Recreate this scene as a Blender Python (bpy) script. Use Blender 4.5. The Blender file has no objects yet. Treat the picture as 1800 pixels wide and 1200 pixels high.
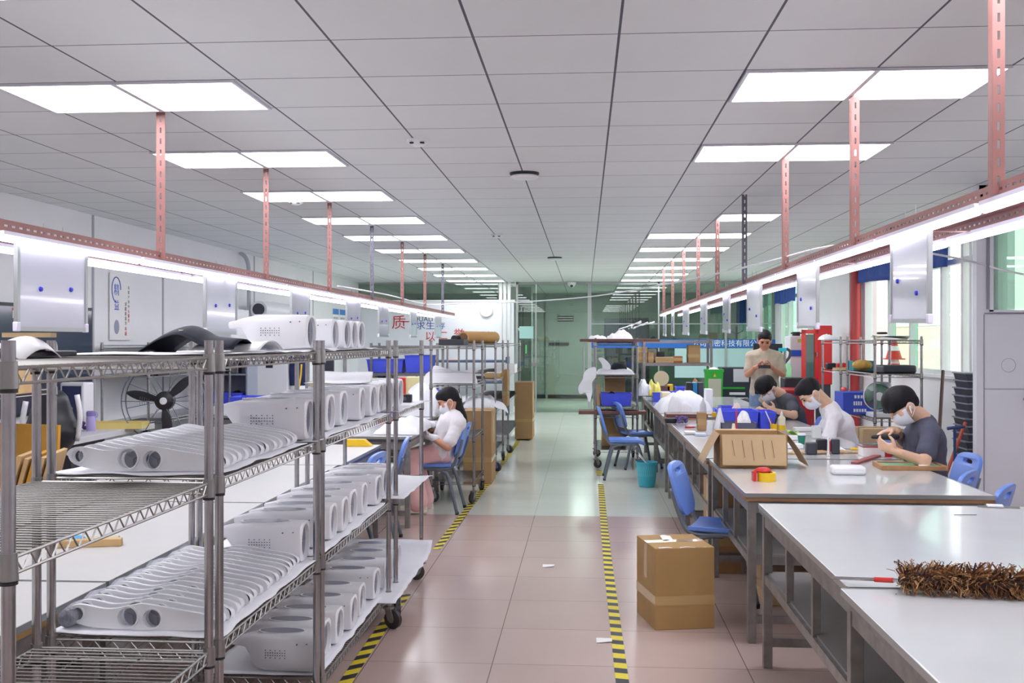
import bpy, bmesh, math, random
from mathutils import Vector, Matrix, noise
random.seed(7)
PI = math.pi
sc = bpy.context.scene
COL = sc.collection
# ---------------------------------------------------------------- camera
CAMZ, FPX = 1.54, 1800.0
YAW = math.atan(128/1800.0)
FW = Vector((-math.sin(YAW), math.cos(YAW), 0)); RT = Vector((math.cos(YAW), math.sin(YAW), 0))
cd = bpy.data.cameras.new('camera'); cam = bpy.data.objects.new('camera', cd); COL.objects.link(cam)
cam.location = (0, 0, CAMZ); cam.rotation_euler = (PI/2, 0, YAW)
cd.sensor_width = 36.0; cd.lens = 36.0; cd.shift_y = -2/1800.0; cd.clip_start = .05; cd.clip_end = 200
sc.camera = cam
def ray(u, v): return FW + RT*((u-900)/FPX) + Vector((0, 0, (598-v)/FPX))
def at(u, v, Y=None, z=None, X=None):
    """world point seen at photo pixel (u, v) on the plane y=Y, z=z or x=X"""
    d = ray(u, v)
    t = Y/d.y if Y is not None else ((z-CAMZ)/d.z if z is not None else X/d.x)
    return Vector((0, 0, CAMZ)) + d*t
# ---------------------------------------------------------------- materials
def lin(c):
    def f(x):
        x /= 255.0
        return x/12.92 if x <= .04045 else ((x+.055)/1.055)**2.4
    return (f(c[0]), f(c[1]), f(c[2]), 1)
MATS = {}
def mat(name, col, rough=.5, metal=0, var=.0, scale=8, bump=0, bscale=60, coat=0, spec=.5, alpha=1, trans=0, sss=0):
    if name in MATS: return MATS[name]
    m = bpy.data.materials.new(name); m.use_nodes = True; nt = m.node_tree; b = nt.nodes['Principled BSDF']
    c = lin(col)
    b.inputs['Base Color'].default_value = c; b.inputs['Roughness'].default_value = rough
    b.inputs['Metallic'].default_value = metal; b.inputs['Coat Weight'].default_value = coat
    b.inputs['Specular IOR Level'].default_value = spec
    b.inputs['Transmission Weight'].default_value = trans; b.inputs['Alpha'].default_value = alpha
    if var or bump:
        tc = nt.nodes.new('ShaderNodeTexCoord')
    if var:
        n = nt.nodes.new('ShaderNodeTexNoise'); n.inputs['Scale'].default_value = scale; n.inputs['Detail'].default_value = 5
        nt.links.new(tc.outputs['Object'], n.inputs['Vector'])
        r = nt.nodes.new('ShaderNodeValToRGB'); r.color_ramp.elements[0].position = .3; r.color_ramp.elements[1].position = .7
        r.color_ramp.elements[0].color = tuple(x*(1-var) for x in c[:3])+(1,); r.color_ramp.elements[1].color = tuple(min(1, x*(1+var)) for x in c[:3])+(1,)
        nt.links.new(n.outputs['Fac'], r.inputs['Fac']); nt.links.new(r.outputs['Color'], b.inputs['Base Color'])
    if bump:
        n2 = nt.nodes.new('ShaderNodeTexNoise'); n2.inputs['Scale'].default_value = bscale; n2.inputs['Detail'].default_value = 4
        nt.links.new(tc.outputs['Object'], n2.inputs['Vector'])
        bp = nt.nodes.new('ShaderNodeBump'); bp.inputs['Strength'].default_value = bump; bp.inputs['Distance'].default_value = .01
        nt.links.new(n2.outputs['Fac'], bp.inputs['Height']); nt.links.new(bp.outputs['Normal'], b.inputs['Normal'])
    MATS[name] = m; return m
def emit(name, col, strength):
    if name in MATS: return MATS[name]
    m = bpy.data.materials.new(name); m.use_nodes = True; nt = m.node_tree; nt.nodes.clear()
    e = nt.nodes.new('ShaderNodeEmission'); e.inputs['Color'].default_value = lin(col); e.inputs['Strength'].default_value = strength
    o = nt.nodes.new('ShaderNodeOutputMaterial'); nt.links.new(e.outputs[0], o.inputs[0]); MATS[name] = m; return m
def glass(name, tint, fac=.06, rough=.0):
    """thin architectural pane: tinted transmission plus fresnel mirror"""
    if name in MATS: return MATS[name]
    m = bpy.data.materials.new(name); m.use_nodes = True; nt = m.node_tree; nt.nodes.clear()
    t = nt.nodes.new('ShaderNodeBsdfTransparent'); t.inputs['Color'].default_value = lin(tint)
    g = nt.nodes.new('ShaderNodeBsdfGlossy'); g.inputs['Roughness'].default_value = rough; g.inputs['Color'].default_value = (.95, 1, .97, 1)
    lw = nt.nodes.new('ShaderNodeLayerWeight'); lw.inputs['Blend'].default_value = .5
    pw = nt.nodes.new('ShaderNodeMath'); pw.operation = 'POWER'; pw.inputs[1].default_value = 5; nt.links.new(lw.outputs['Facing'], pw.inputs[0])
    ad = nt.nodes.new('ShaderNodeMath'); ad.operation = 'MULTIPLY_ADD'; ad.inputs[1].default_value = .9; ad.inputs[2].default_value = .03+fac; ad.use_clamp = True
    nt.links.new(pw.outputs[0], ad.inputs[0])
    mx = nt.nodes.new('ShaderNodeMixShader'); nt.links.new(ad.outputs[0], mx.inputs[0]); nt.links.new(t.outputs[0], mx.inputs[1]); nt.links.new(g.outputs[0], mx.inputs[2])
    o = nt.nodes.new('ShaderNodeOutputMaterial'); nt.links.new(mx.outputs[0], o.inputs[0]); MATS[name] = m; return m
# ---------------------------------------------------------------- mesh builder
def frame_of(d, up=Vector((0, 0, 1))):
    d = d.normalized()
    if abs(d.dot(up)) > .99: up = Vector((0, 1, 0)) if abs(d.y) < .9 else Vector((1, 0, 0))
    a = d.cross(up).normalized(); b = a.cross(d).normalized()
    return a, b
class MB:
    def __init__(s): s.v = []; s.f = []
    def add(s, vs, fs):
        o = len(s.v); s.v += [tuple(v) for v in vs]; s.f += [tuple(i+o for i in f) for f in fs]; return s
    def box(s, c, d, rz=0, rx=0, ry=0):
        M = Matrix.Rotation(rz, 3, 'Z') @ Matrix.Rotation(ry, 3, 'Y') @ Matrix.Rotation(rx, 3, 'X'); c = Vector(c)
        vs = [c+M@Vector((x*d[0]/2, y*d[1]/2, z*d[2]/2)) for x in (-1, 1) for y in (-1, 1) for z in (-1, 1)]
        return s.add(vs, [(0, 1, 3, 2), (4, 6, 7, 5), (0, 4, 5, 1), (2, 3, 7, 6), (0, 2, 6, 4), (1, 5, 7, 3)])
    def bb(s, x0, x1, y0, y1, z0, z1):
        return s.box(((x0+x1)/2, (y0+y1)/2, (z0+z1)/2), (abs(x1-x0), abs(y1-y0), abs(z1-z0)))
    def bar(s, p, q, w, h, up=(0, 0, 1)):
        p, q = Vector(p), Vector(q); a, b = frame_of(q-p, Vector(up))
        vs = [e+a*(i*w/2)+b*(j*h/2) for e in (p, q) for (i, j) in ((-1, -1), (1, -1), (1, 1), (-1, 1))]
        return s.add(vs, [(0, 3, 2, 1), (4, 5, 6, 7), (0, 1, 5, 4), (1, 2, 6, 5), (2, 3, 7, 6), (3, 0, 4, 7)])
    def tube(s, pts, r, n=8, closed=False):
        pts = [Vector(p) for p in pts]; N = len(pts); rs = r if isinstance(r, (list, tuple)) else [r]*N
        vs = []; a = None
        for i, p in enumerate(pts):
            d = (pts[(i+1) % N]-pts[i-1]) if closed else (pts[min(i+1, N-1)]-pts[max(i-1, 0)])
            if d.length < 1e-9: d = Vector((0, 0, 1))
            d.normalize()
            if a is None: a, b = frame_of(d)
            else:
                a = a-d*a.dot(d)
                if a.length < 1e-6: a, b = frame_of(d)
                a.normalize(); b = a.cross(d)
            vs += [p+(a*math.cos(2*PI*k/n)+b*math.sin(2*PI*k/n))*rs[i] for k in range(n)]
        fs = [(i*n+k, i*n+(k+1) % n, ((i+1) % N)*n+(k+1) % n, ((i+1) % N)*n+k) for i in range(N if closed else N-1) for k in range(n)]
        if not closed: fs += [tuple(range(n-1, -1, -1)), tuple((N-1)*n+k for k in range(n))]
        return s.add(vs, fs)
    def cyl(s, p, q, r, r2=None, n=20): return s.tube([p, q], [r, r if r2 is None else r2], n)
    def lathe(s, prof, c=(0, 0, 0), n=24, axis='Z', sx=1, sy=1):
        """prof: (radius, height) pairs"""
        c = Vector(c); vs = []
        for r, h in prof:
            for k in range(n):
                x, y = r*math.cos(2*PI*k/n)*sx, r*math.sin(2*PI*k/n)*sy
                vs.append(c+(Vector((x, y, h)) if axis == 'Z' else (Vector((h, x, y)) if axis == 'X' else Vector((x, h, y)))))
        N = len(prof)
        fs = [(i*n+k, i*n+(k+1) % n, (i+1)*n+(k+1) % n, (i+1)*n+k) for i in range(N-1) for k in range(n)]
        if prof[0][0] > 1e-5: fs.append(tuple(range(n)))
        if prof[-1][0] > 1e-5: fs.append(tuple((N-1)*n+k for k in range(n)))
        return s.add(vs, fs)
    def ell(s, c, r, n=16, m=10, M=None):
        c = Vector(c); vs = []
        for i in range(m+1):
            t = PI*i/m
            for k in range(n):
                p = Vector((r[0]*math.sin(t)*math.cos(2*PI*k/n), r[1]*math.sin(t)*math.sin(2*PI*k/n), r[2]*math.cos(t)))
                vs.append(c+(M@p if M else p))
        return s.add(vs, [(i*n+k, (i+1)*n+k, (i+1)*n+(k+1) % n, i*n+(k+1) % n) for i in range(m) for k in range(n)])
    def cap(s, p, q, r1, r2, n=14):
        """tapered capsule"""
        p, q = Vector(p), Vector(q); d = (q-p)
        L = d.length; d = d/L if L > 1e-6 else Vector((0, 0, 1))
        pts, rs = [], []
        for t in (.02, .35, .7, .92): pts.append(p-d*r1*math.cos(t*PI/2)); rs.append(r1*math.sin(t*PI/2))
        pts.append(p); rs.append(r1); pts.append(q); rs.append(r2)
        for t in (.92, .7, .35, .02): pts.append(q+d*r2*math.cos(t*PI/2)); rs.append(r2*math.sin(t*PI/2))
        return s.tube(pts, rs, n)
    def loft(s, rings, cap=True, closed=True):
        n = len(rings[0]); vs = [p for r in rings for p in r]; N = len(rings)
        fs = [(i*n+k, i*n+(k+1) % n, (i+1)*n+(k+1) % n, (i+1)*n+k) for i in range(N-1) for k in range(n if closed else n-1)]
        if cap: fs += [tuple(range(n-1, -1, -1)), tuple((N-1)*n+k for k in range(n))]
        return s.add(vs, fs)
    def grid(s, f, nu, nv, th=.0):
        """sheet f(a,b)->point, a,b in 0..1, optional thickness downwards"""
        vs = [Vector(f(i/nu, j/nv)) for i in range(nu+1) for j in range(nv+1)]; w = nv+1
        fs = [(i*w+j, (i+1)*w+j, (i+1)*w+j+1, i*w+j+1) for i in range(nu) for j in range(nv)]
        if th:
            o = len(vs); vs += [v-Vector((0, 0, th)) for v in vs[:o]]
            fs += [tuple(o+k for k in reversed(f)) for f in fs[:]]
            rim = [i*w for i in range(nu+1)]+[nu*w+j for j in range(1, nv+1)]+[i*w+nv for i in range(nu-1, -1, -1)]+[j for j in range(nv-1, 0, -1)]
            fs += [(rim[k], rim[(k+1) % len(rim)], rim[(k+1) % len(rim)]+o, rim[k]+o) for k in range(len(rim))]
        return s.add(vs, fs)
    def prism(s, poly, f, d0, d1):
        """poly of 2-D points, f(a,b,d)->xyz"""
        n = len(poly); vs = [f(a, b, d0) for a, b in poly]+[f(a, b, d1) for a, b in poly]
        return s.add(vs, [tuple(range(n)), tuple(range(2*n-1, n-1, -1))]+[(k, (k+1) % n, n+(k+1) % n, n+k) for k in range(n)])
    def xf(s, M): s.v = [tuple(M@Vector(v)) for v in s.v]; return s
    def mesh(s, name, m, smooth=35, bevel=0):
        me = bpy.data.meshes.new(name); me.from_pydata(s.v, [], s.f); me.validate(clean_customdata=False)
        bm = bmesh.new(); bm.from_mesh(me); bmesh.ops.recalc_face_normals(bm, faces=bm.faces); bm.to_mesh(me); bm.free()
        if smooth:
            me.shade_smooth()
            if smooth < 180: me.set_sharp_from_angle(angle=math.radians(smooth))
        for k in (m if isinstance(m, (list, tuple)) else [m]): me.materials.append(k)
        return me
def link(name, me, parent=None, loc=(0, 0, 0), rz=0):
    o = bpy.data.objects.new(name, me); COL.objects.link(o); o.parent = parent; o.location = loc; o.rotation_euler = (0, 0, rz)
    return o
def part(name, mb, m, parent, smooth=35, bevel=0, label=None, loc=(0, 0, 0), rz=0):
    o = link(name, mb.mesh(name, m, smooth), parent, loc, rz)
    if bevel:
        b = o.modifiers.new('bevel', 'BEVEL'); b.width = bevel; b.segments = 2; b.limit_method = 'ANGLE'; b.angle_limit = .7
    if label: o['label'] = label
    return o
def tag(o, label, cat, group=None, kind=None):
    o['label'] = label; o['category'] = cat
    if group: o['group'] = group
    if kind: o['kind'] = kind
    return o
def thing(name, label, cat, loc=(0, 0, 0), rz=0, group=None):
    o = bpy.data.objects.new(name, None); COL.objects.link(o); o.location = loc; o.rotation_euler = (0, 0, rz); o.empty_display_size = .1
    return tag(o, label, cat, group)
def solo(name, mb, m, label, cat, loc=(0, 0, 0), rz=0, group=None, smooth=35, bevel=0, kind=None):
    return tag(part(name, mb, m, None, smooth, bevel, None, loc, rz), label, cat, group, kind)
def struct(name, mb, m, parent=None, smooth=0, label=None, bevel=0):
    o = part(name, mb, m, parent, smooth, bevel)
    if parent is None: o['kind'] = 'structure'; o['label'] = label or name.replace('_', ' '); o['category'] = name.split('_')[0]
    return o
def copy_tree(o, parent=None):
    c = o.copy(); COL.objects.link(c); c.parent = parent
    for ch in list(o.children): copy_tree(ch, c)
    return c
def dup(o, loc, rz=0, label=None, scale=None):
    c = copy_tree(o); c.location = loc; c.rotation_euler = (0, 0, rz)
    if label: c['label'] = label
    if scale: c.scale = scale
    return c
def plate(name, outer, holes, th, m, f, bevel=0):
    """2-D outline with holes -> solid plate mesh; f maps (x, y, depth) to xyz"""
    cu = bpy.data.curves.new(name, 'CURVE'); cu.dimensions = '2D'; cu.fill_mode = 'BOTH'; cu.extrude = th/2; cu.bevel_depth = bevel
    for lp in [outer]+holes:
        sp = cu.splines.new('POLY'); sp.points.add(len(lp)-1); sp.use_cyclic_u = True
        for p, (a, b) in zip(sp.points, lp): p.co = (a, b, 0, 1)
    to = bpy.data.objects.new('tmp', cu); COL.objects.link(to)
    dg = bpy.context.evaluated_depsgraph_get(); me = bpy.data.meshes.new_from_object(to.evaluated_get(dg))
    bpy.data.objects.remove(to); bpy.data.curves.remove(cu)
    for v in me.vertices: v.co = Vector(f(v.co.x, v.co.y, v.co.z))
    me.name = name; me.materials.clear(); me.materials.append(m)
    bm = bmesh.new(); bm.from_mesh(me); bmesh.ops.remove_doubles(bm, verts=bm.verts, dist=.00005); bmesh.ops.recalc_face_normals(bm, faces=bm.faces); bm.to_mesh(me); bm.free()
    return me
def circ(x, y, r, n=20, ry=None): return [(x+r*math.cos(2*PI*k/n), y+(ry or r)*math.sin(2*PI*k/n)) for k in range(n)]
def smooth_poly(pts, k=4):
    """closed catmull-rom"""
    n = len(pts); out = []
    for i in range(n):
        p0, p1, p2, p3 = [Vector(pts[(i+j) % n]).to_3d() for j in (-1, 0, 1, 2)]
        for q in range(k):
            t = q/k
            out.append(.5*((2*p1)+(p2-p0)*t+(2*p0-5*p1+4*p2-p3)*t*t+(3*p1-p0-3*p2+p3)*t**3))
    return [(p.x, p.y) for p in out]
def curve_pts(pts, k=6):
    """open catmull-rom through 3-D points"""
    P = [Vector(p) for p in pts]; P = [P[0]*2-P[1]]+P+[P[-1]*2-P[-2]]; out = []
    for i in range(1, len(P)-2):
        p0, p1, p2, p3 = P[i-1:i+3]
        for q in range(k):
            t = q/k
            out.append(.5*((2*p1)+(p2-p0)*t+(2*p0-5*p1+4*p2-p3)*t*t+(3*p1-p0-3*p2+p3)*t**3))
    return out+[P[-2]]
def text_mesh(name, txt, size, m, th=.002, align='CENTER'):
    cu = bpy.data.curves.new(name, 'FONT'); cu.body = txt; cu.size = size; cu.extrude = th; cu.align_x = align; cu.align_y = 'CENTER'
    to = bpy.data.objects.new('tmp', cu); COL.objects.link(to)
    dg = bpy.context.evaluated_depsgraph_get(); me = bpy.data.meshes.new_from_object(to.evaluated_get(dg))
    bpy.data.objects.remove(to); bpy.data.curves.remove(cu); me.name = name; me.materials.clear(); me.materials.append(m)
    return me
def text(name, txt, size, m, parent, loc, rot, th=.001, sx=1):
    o = link(name, text_mesh(name, txt, size, m, th), parent, loc); o.rotation_euler = rot; o.scale = (sx, 1, 1)
    return o
ORD = 'first second third fourth fifth sixth seventh eighth ninth tenth eleventh twelfth thirteenth fourteenth fifteenth sixteenth seventeenth eighteenth nineteenth twentieth'.split()
FACE_CAM = (PI/2, 0, 0)      # text standing up, read from -Y
# shared materials
M_white = mat('white_plastic', (235, 236, 240), .38)
M_steel = mat('brushed_steel', (172, 170, 172), .22, .95, .08, 30)
M_chrome = mat('chrome_wire', (158, 156, 154), .3, .9)
M_dull = mat('worn_steel', (146, 143, 140), .45, .6, .2, 14)
M_black = mat('black_plastic', (34, 35, 42), .45)
M_dark = mat('dark_grey_plastic', (62, 64, 74), .5)
M_blue = mat('blue_bin_plastic', (82, 98, 240), .4)
M_chairblue = mat('chair_blue_plastic', (112, 150, 232), .35, 0, .05, 6)
M_legs = mat('chair_grey_steel', (112, 120, 132), .4, .3)
M_card = mat('brown_cardboard', (172, 138, 96), .8, 0, .07, 5)
M_card2 = mat('light_cardboard', (196, 168, 130), .8, 0, .07, 5)
M_sheet = mat('white_foam_sheet', (240, 241, 246), .6, 0, .02, 10)
M_wood = mat('pale_wood', (206, 172, 122), .6, 0, .12, 9)
M_red = mat('red_plastic', (206, 44, 40), .4)
M_yellow = mat('yellow_plastic', (240, 196, 30), .4)
M_green = mat('green_plastic', (40, 150, 96), .4)
M_paper = mat('white_paper', (244, 244, 244), .7)
M_rubber = mat('black_rubber', (40, 40, 42), .7)
M_brown = mat('dark_brown_wood', (112, 76, 70), .5, 0, .1, 8)
M_orange = mat('orange_plastic', (222, 110, 30), .45)
# ================================================================ ROOM SHELL
XL, XR, YB, YF, H = -4.9, 4.0, 21.9, -2.6, 2.79
YC = 27.2                                   # corridor wall seen through the glass
def nodes_of(m): nt = m.node_tree; return nt, nt.nodes, nt.links
def grid_mat(name, base, line, x0, y0, px, py, wx, wy, rough, var=.05, coat=0, zones=None, spec=.5, bump=0):
    """tiles with joints on object x/y; zones=(ysplit, base2, line2)"""
    m = mat(name, base, rough, coat=coat, spec=spec); nt, N, L = nodes_of(m); b = N['Principled BSDF']
    tc = N.new('ShaderNodeTexCoord'); sp = N.new('ShaderNodeSeparateXYZ'); L.new(tc.outputs['Object'], sp.inputs[0])
    def mth(op, a, c=None):
        n = N.new('ShaderNodeMath'); n.operation = op
        for i, k in enumerate((a, c)):
            if k is None: continue
            if isinstance(k, (int, float)): n.inputs[i].default_value = k
            else: L.new(k, n.inputs[i])
        return n.outputs[0]
    def joint(s, o, p, w):
        f = mth('FRACT', mth('DIVIDE', mth('SUBTRACT', s, o-w/2-p*50), p)); return mth('LESS_THAN', f, w/p)
    def tone(s, o, p): return mth('FLOOR', mth('DIVIDE', mth('SUBTRACT', s, o-p*50), p))
    j = mth('MAXIMUM', joint(sp.outputs[0], x0, px, wx), joint(sp.outputs[1], y0, py, wy))
    wn = N.new('ShaderNodeTexWhiteNoise'); wn.noise_dimensions = '2D'; cb = N.new('ShaderNodeCombineXYZ')
    L.new(tone(sp.outputs[0], x0, px), cb.inputs[0]); L.new(tone(sp.outputs[1], y0, py), cb.inputs[1]); L.new(cb.outputs[0], wn.inputs['Vector'])
    ns = N.new('ShaderNodeTexNoise'); ns.inputs['Scale'].default_value = 1.6; ns.inputs['Detail'].default_value = 6; L.new(tc.outputs['Object'], ns.inputs['Vector'])
    v = mth('ADD', mth('MULTIPLY', mth('SUBTRACT', wn.outputs['Value'], .5), var), mth('MULTIPLY', mth('SUBTRACT', ns.outputs['Fac'], .5), var*2.4))
    hs = N.new('ShaderNodeHueSaturation'); L.new(mth('ADD', v, 1.0), hs.inputs['Value'])
    def mixc(f, a, c):
        n = N.new('ShaderNodeMix'); n.data_type = 'RGBA'; L.new(f, n.inputs['Factor'])
        for sck, k in ((6, a), (7, c)):
            if isinstance(k, tuple): n.inputs[sck].default_value = k
            else: L.new(k, n.inputs[sck])
        return n.outputs[2]
    if zones:
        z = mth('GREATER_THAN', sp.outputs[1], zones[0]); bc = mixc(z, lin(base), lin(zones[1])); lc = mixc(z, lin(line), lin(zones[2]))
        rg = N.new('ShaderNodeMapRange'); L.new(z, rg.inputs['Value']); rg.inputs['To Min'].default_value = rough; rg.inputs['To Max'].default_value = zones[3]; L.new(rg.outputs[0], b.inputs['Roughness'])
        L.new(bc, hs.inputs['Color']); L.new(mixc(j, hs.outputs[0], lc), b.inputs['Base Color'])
    else:
        hs.inputs['Color'].default_value = lin(base); L.new(mixc(j, hs.outputs[0], lin(line)), b.inputs['Base Color'])
    if bump:
        n2 = N.new('ShaderNodeTexNoise'); n2.inputs['Scale'].default_value = bump; L.new(tc.outputs['Object'], n2.inputs['Vector'])
        bp = N.new('ShaderNodeBump'); bp.inputs['Strength'].default_value = .06; bp.inputs['Distance'].default_value = .02
        L.new(n2.outputs['Fac'], bp.inputs['Height']); L.new(bp.outputs['Normal'], b.inputs['Normal'])
    return m
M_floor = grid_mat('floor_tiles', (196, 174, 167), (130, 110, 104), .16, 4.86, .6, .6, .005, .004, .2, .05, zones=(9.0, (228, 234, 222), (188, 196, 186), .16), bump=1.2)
M_ceil = grid_mat('ceiling_tiles', (222, 226, 226), (92, 92, 102), .14, 4.2, .6, .6, .011, .008, .6, .03, spec=.2)
M_wall = mat('wall_paint', (240, 241, 244), .55, 0, .02, 2)
M_wall2 = mat('white_partition_board', (232, 236, 242), .3, 0, .02, 1.5)
M_alu = mat('aluminium_trim', (178, 182, 182), .35, .7)
M_frame = mat('window_frame_white', (228, 230, 230), .4)
M_grey = mat('partition_paint', (222, 224, 230), .5, 0, .02, 3)
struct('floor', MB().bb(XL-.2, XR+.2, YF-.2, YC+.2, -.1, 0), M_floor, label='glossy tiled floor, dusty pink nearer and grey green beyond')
struct('ceiling', MB().bb(XL-.2, XR+.2, YF-.2, YC+.2, H, H+.1), M_ceil, label='suspended ceiling of pale grey square tiles')
wl = struct('wall_left', MB().bb(XL-.15, XL, YF, YC, 0, H), M_wall, label='white panelled wall on the left')
sm = MB()
for y in (5.0, 7.9, 9.9, 11.6, 14.9, 18.2): sm.bb(XL, XL+.006, y-.02, y+.02, 0, H)
part('panel_seam', sm, mat('seam_grey', (170, 172, 182), .5), wl)
struct('wall_front', MB().bb(XL-.15, XR+.2, YF-.15, YF, 0, H), M_wall, label='white wall behind the photographer')
# right wall with window openings  (y0, y1, sill, head)
WIN = [(8.9, 10.35, 1.155, 2.66), (10.6, 15.1, 1.155, 2.66), (17.9, 21.4, 1.1, 2.66), (22.3, 27.0, 1.1, 2.66)]
def wall_with_openings():
    m = MB(); y = YF
    for (a, b, s, h) in WIN:
        m.bb(XR, XR+.2, y, a, 0, H); m.bb(XR, XR+.2, a, b, 0, s); m.bb(XR, XR+.2, a, b, h, H); y = b
    m.bb(XR, XR+.2, y, YC, 0, H); return m
struct('wall_right', wall_with_openings(), M_wall, label='white wall with tall windows on the right')
M_pane = glass('green_window_pane', (222, 244, 232), .03)
M_clear = glass('clear_window_pane', (248, 252, 250), .0)
def window(n, y0, y1, s, h, ys, transom, tints):
    w = MB()
    w.bb(XR+.02, XR+.1, y0, y1, s, s+.05); w.bb(XR+.02, XR+.1, y0, y1, h-.05, h)
    if transom: w.bb(XR+.02, XR+.1, y0, y1, transom-.03, transom+.03)
    for y in [y0+.03]+ys+[y1-.03]: w.bb(XR+.015, XR+.105, y-.035, y+.035, s, h)
    o = struct('window_%d' % n, w, M_frame, label='sliding window with pale frame ' + {1: 'behind the window racks', 2: 'beyond the white pier', 3: 'beyond the glass screen', 4: 'behind the grey partition, added to brighten its pane'}[n])
    yy = [y0]+ys+[y1]
    for i in range(len(yy)-1):
        part('pane', MB().bb(XR+.055, XR+.06, yy[i]+.03, yy[i+1]-.03, s+.04, h-.04), M_pane if tints[i] else M_clear, o)
    part('sill', MB().bb(XR-.06, XR+.1, y0-.04, y1+.04, s-.035, s), M_wall, o)
    return o
window(1, *WIN[1], [11.0, 11.24, 11.88, 13.0, 13.9], 2.4, [0, 0, 0, 1, 1, 0])
window(2, *WIN[2], [18.8, 19.7, 20.6], 2.4, [1, 0, 1, 1])
window(4, *WIN[0], [9.6], None, [0, 0])  # opening added behind the partition so daylight brightens its glazing
window(3, *WIN[3], [23.4, 24.5, 25.6], None, [1, 1, 1, 1])
# pulled-up blue roller blinds above the windows
M_blind = mat('blue_blind_cloth', (58, 88, 168), .8, 0, .08, 12)
for (y0, y1, zb, lab, t) in ((11.45, 15.2, 2.34, 'dark blue cloth blind pulled up over the nearest window', .2), (19.6, 21.7, 2.28, 'dark blue cloth blind pulled up over the second window', .3), (17.45, 17.95, 1.78, 'narrow dark blue cloth strip hanging beside the white pier', .3), (25.3, 27.0, 1.95, 'dark blue cloth blind hanging half down beyond the glass screen', .5)):
    k = 40
    m = MB().grid(lambda a, b: (XR-.05-.02*math.sin(a*PI*k/3)-.012*b, y0+(y1-y0)*a, 2.72-(2.72-zb)*b+.02*math.sin(a*9)*b), k, 4)
    o = solo('window_blind', m, M_blind, lab, 'blind')
    o.modifiers.new('thick', 'SOLIDIFY').thickness = .012
    part('headrail', MB().bb(XR-.11, XR-.0, y0, y1, 2.68, 2.74), M_frame, o)
struct('pillar_1', MB().bb(XR-.14, XR, 15.3, 17.3, 0, H), M_wall, label='white pier between the first and second window')
# box-like partition on the right with a lit panel window
pr = struct('wall_partition', MB().bb(3.15, 3.17, 8.5, 8.58, 0, H).bb(3.17, 6.0, 8.5, 8.55, 0, 1.77).bb(3.17, 3.28, 8.5, 8.55, 1.77, H).bb(3.17, 6.0, 8.5, 8.55, 2.62, H), M_grey, label='pale grey partition with a glazed upper part at the right edge')
part('trim', MB().bb(3.225, 3.24, 8.485, 8.5, 1.79, H).bb(3.21, 6, 8.49, 8.5, 1.752, 1.762).bb(3.205, 3.21, 8.494, 8.5, 0, 1.75).bb(3.21, 6, 8.494, 8.5, 1.148, 1.152), mat('trim_grey', (140, 140, 152), .5), pr)
part('window_frame', MB().bb(3.25, 6, 8.49, 8.52, 1.765, 1.785).bb(3.25, 3.28, 8.49, 8.52, 1.77, 2.62), M_grey, pr)
part('pane', MB().bb(3.28, 6.0, 8.51, 8.515, 1.785, 2.62), glass('frosted_green_pane', (206, 224, 214), .02, .2), pr)
part('ring_mark', MB().tube([(3.4+.055*math.cos(t), 8.5, 1.34+.055*math.sin(t)) for t in [2*PI*i/28 for i in range(28)]], .0015, 5, True), mat('trim_grey', (140, 140, 152), .5), pr)
part('door_handle', MB().bb(3.50, 3.60, 8.45, 8.47, 1.06, 1.08).bb(3.58, 3.62, 8.46, 8.5, 1.03, 1.11), M_steel, pr)
# outside: sunlit facade across the yard
M_pink = mat('pink_render', (236, 206, 196), .8)
ob = solo('building', MB().bb(13, 14, 4, 60, -4, 1.35).bb(13.05, 14, 4, 60, 1.35, 2.1), [M_pink], 'pale pink building across the yard outside the window', 'building')
part('window', MB().bb(12.97, 13.02, 24.2, 25.4, .35, 1.0), mat('far_window', (150, 150, 160), .3), ob)
part('window', MB().bb(12.97, 13.02, 28.4, 29.4, .35, 1.0), mat('far_window', (150, 150, 160), .3), ob)
part('upper_wall', MB().bb(13.0, 14, 4, 60, 2.1, 5.0), mat('cream_render', (246, 240, 232), .8), ob)
struct('ground_yard', MB().bb(XR+2.3, 60, -5, 70, -4.2, -4), mat('yard', (190, 186, 180), .9), label='concrete yard outside the windows')
# ---------------------------------------------------------------- back: white partition, glass door, glass screen
wb = struct('wall_back', MB().bb(XL, -1.52, YB, YB+.1, 0, 2.37), M_wall2, label='white partition board with red and blue lettering')
part('top_rail', MB().bb(XL, -1.5, YB-.02, YB+.12, 2.37, 2.41), M_frame, wb)
for x in (-1.80, -1.71, -1.62): part('upright', MB().bb(x-.03, x+.03, YB-.03, YB+.05, 0, H), M_frame, wb)
M_glass = glass('partition_glass', (186, 198, 192), .05)
gs = struct('trim_1', MB().bb(XL, -1.5, YB, YB+.06, H-.03, H), M_alu, label='slim rail of the glass strip above the white partition')
part('pane', MB().bb(XL, -1.86, YB+.03, YB+.04, 2.41, H-.03), M_glass, gs)
dg = struct('door_1', MB().bb(-1.47, -1.43, YB, YB+.06, 0, H).bb(-1.06, -1.03, YB, YB+.05, 0, 2.3).bb(.06, .14, YB-.03, YB+.09, 0, H).bb(-1.47, .1, YB, YB+.06, H-.05, H), M_alu, label='frameless glass door and side panel at the far end of the aisle')
part('pane', MB().bb(-1.43, -1.05, YB+.02, YB+.03, 0, H-.05), M_glass, dg)
part('pane', MB().bb(-1.03, .06, YB+.03, YB+.04, .0, H-.05), M_glass, dg)
part('lock', MB().lathe([(.0, -.05), (.05, -.05), (.05, .02)], (-1.09, YB, 1.03), 18, 'Y'), M_chrome, dg)
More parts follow.
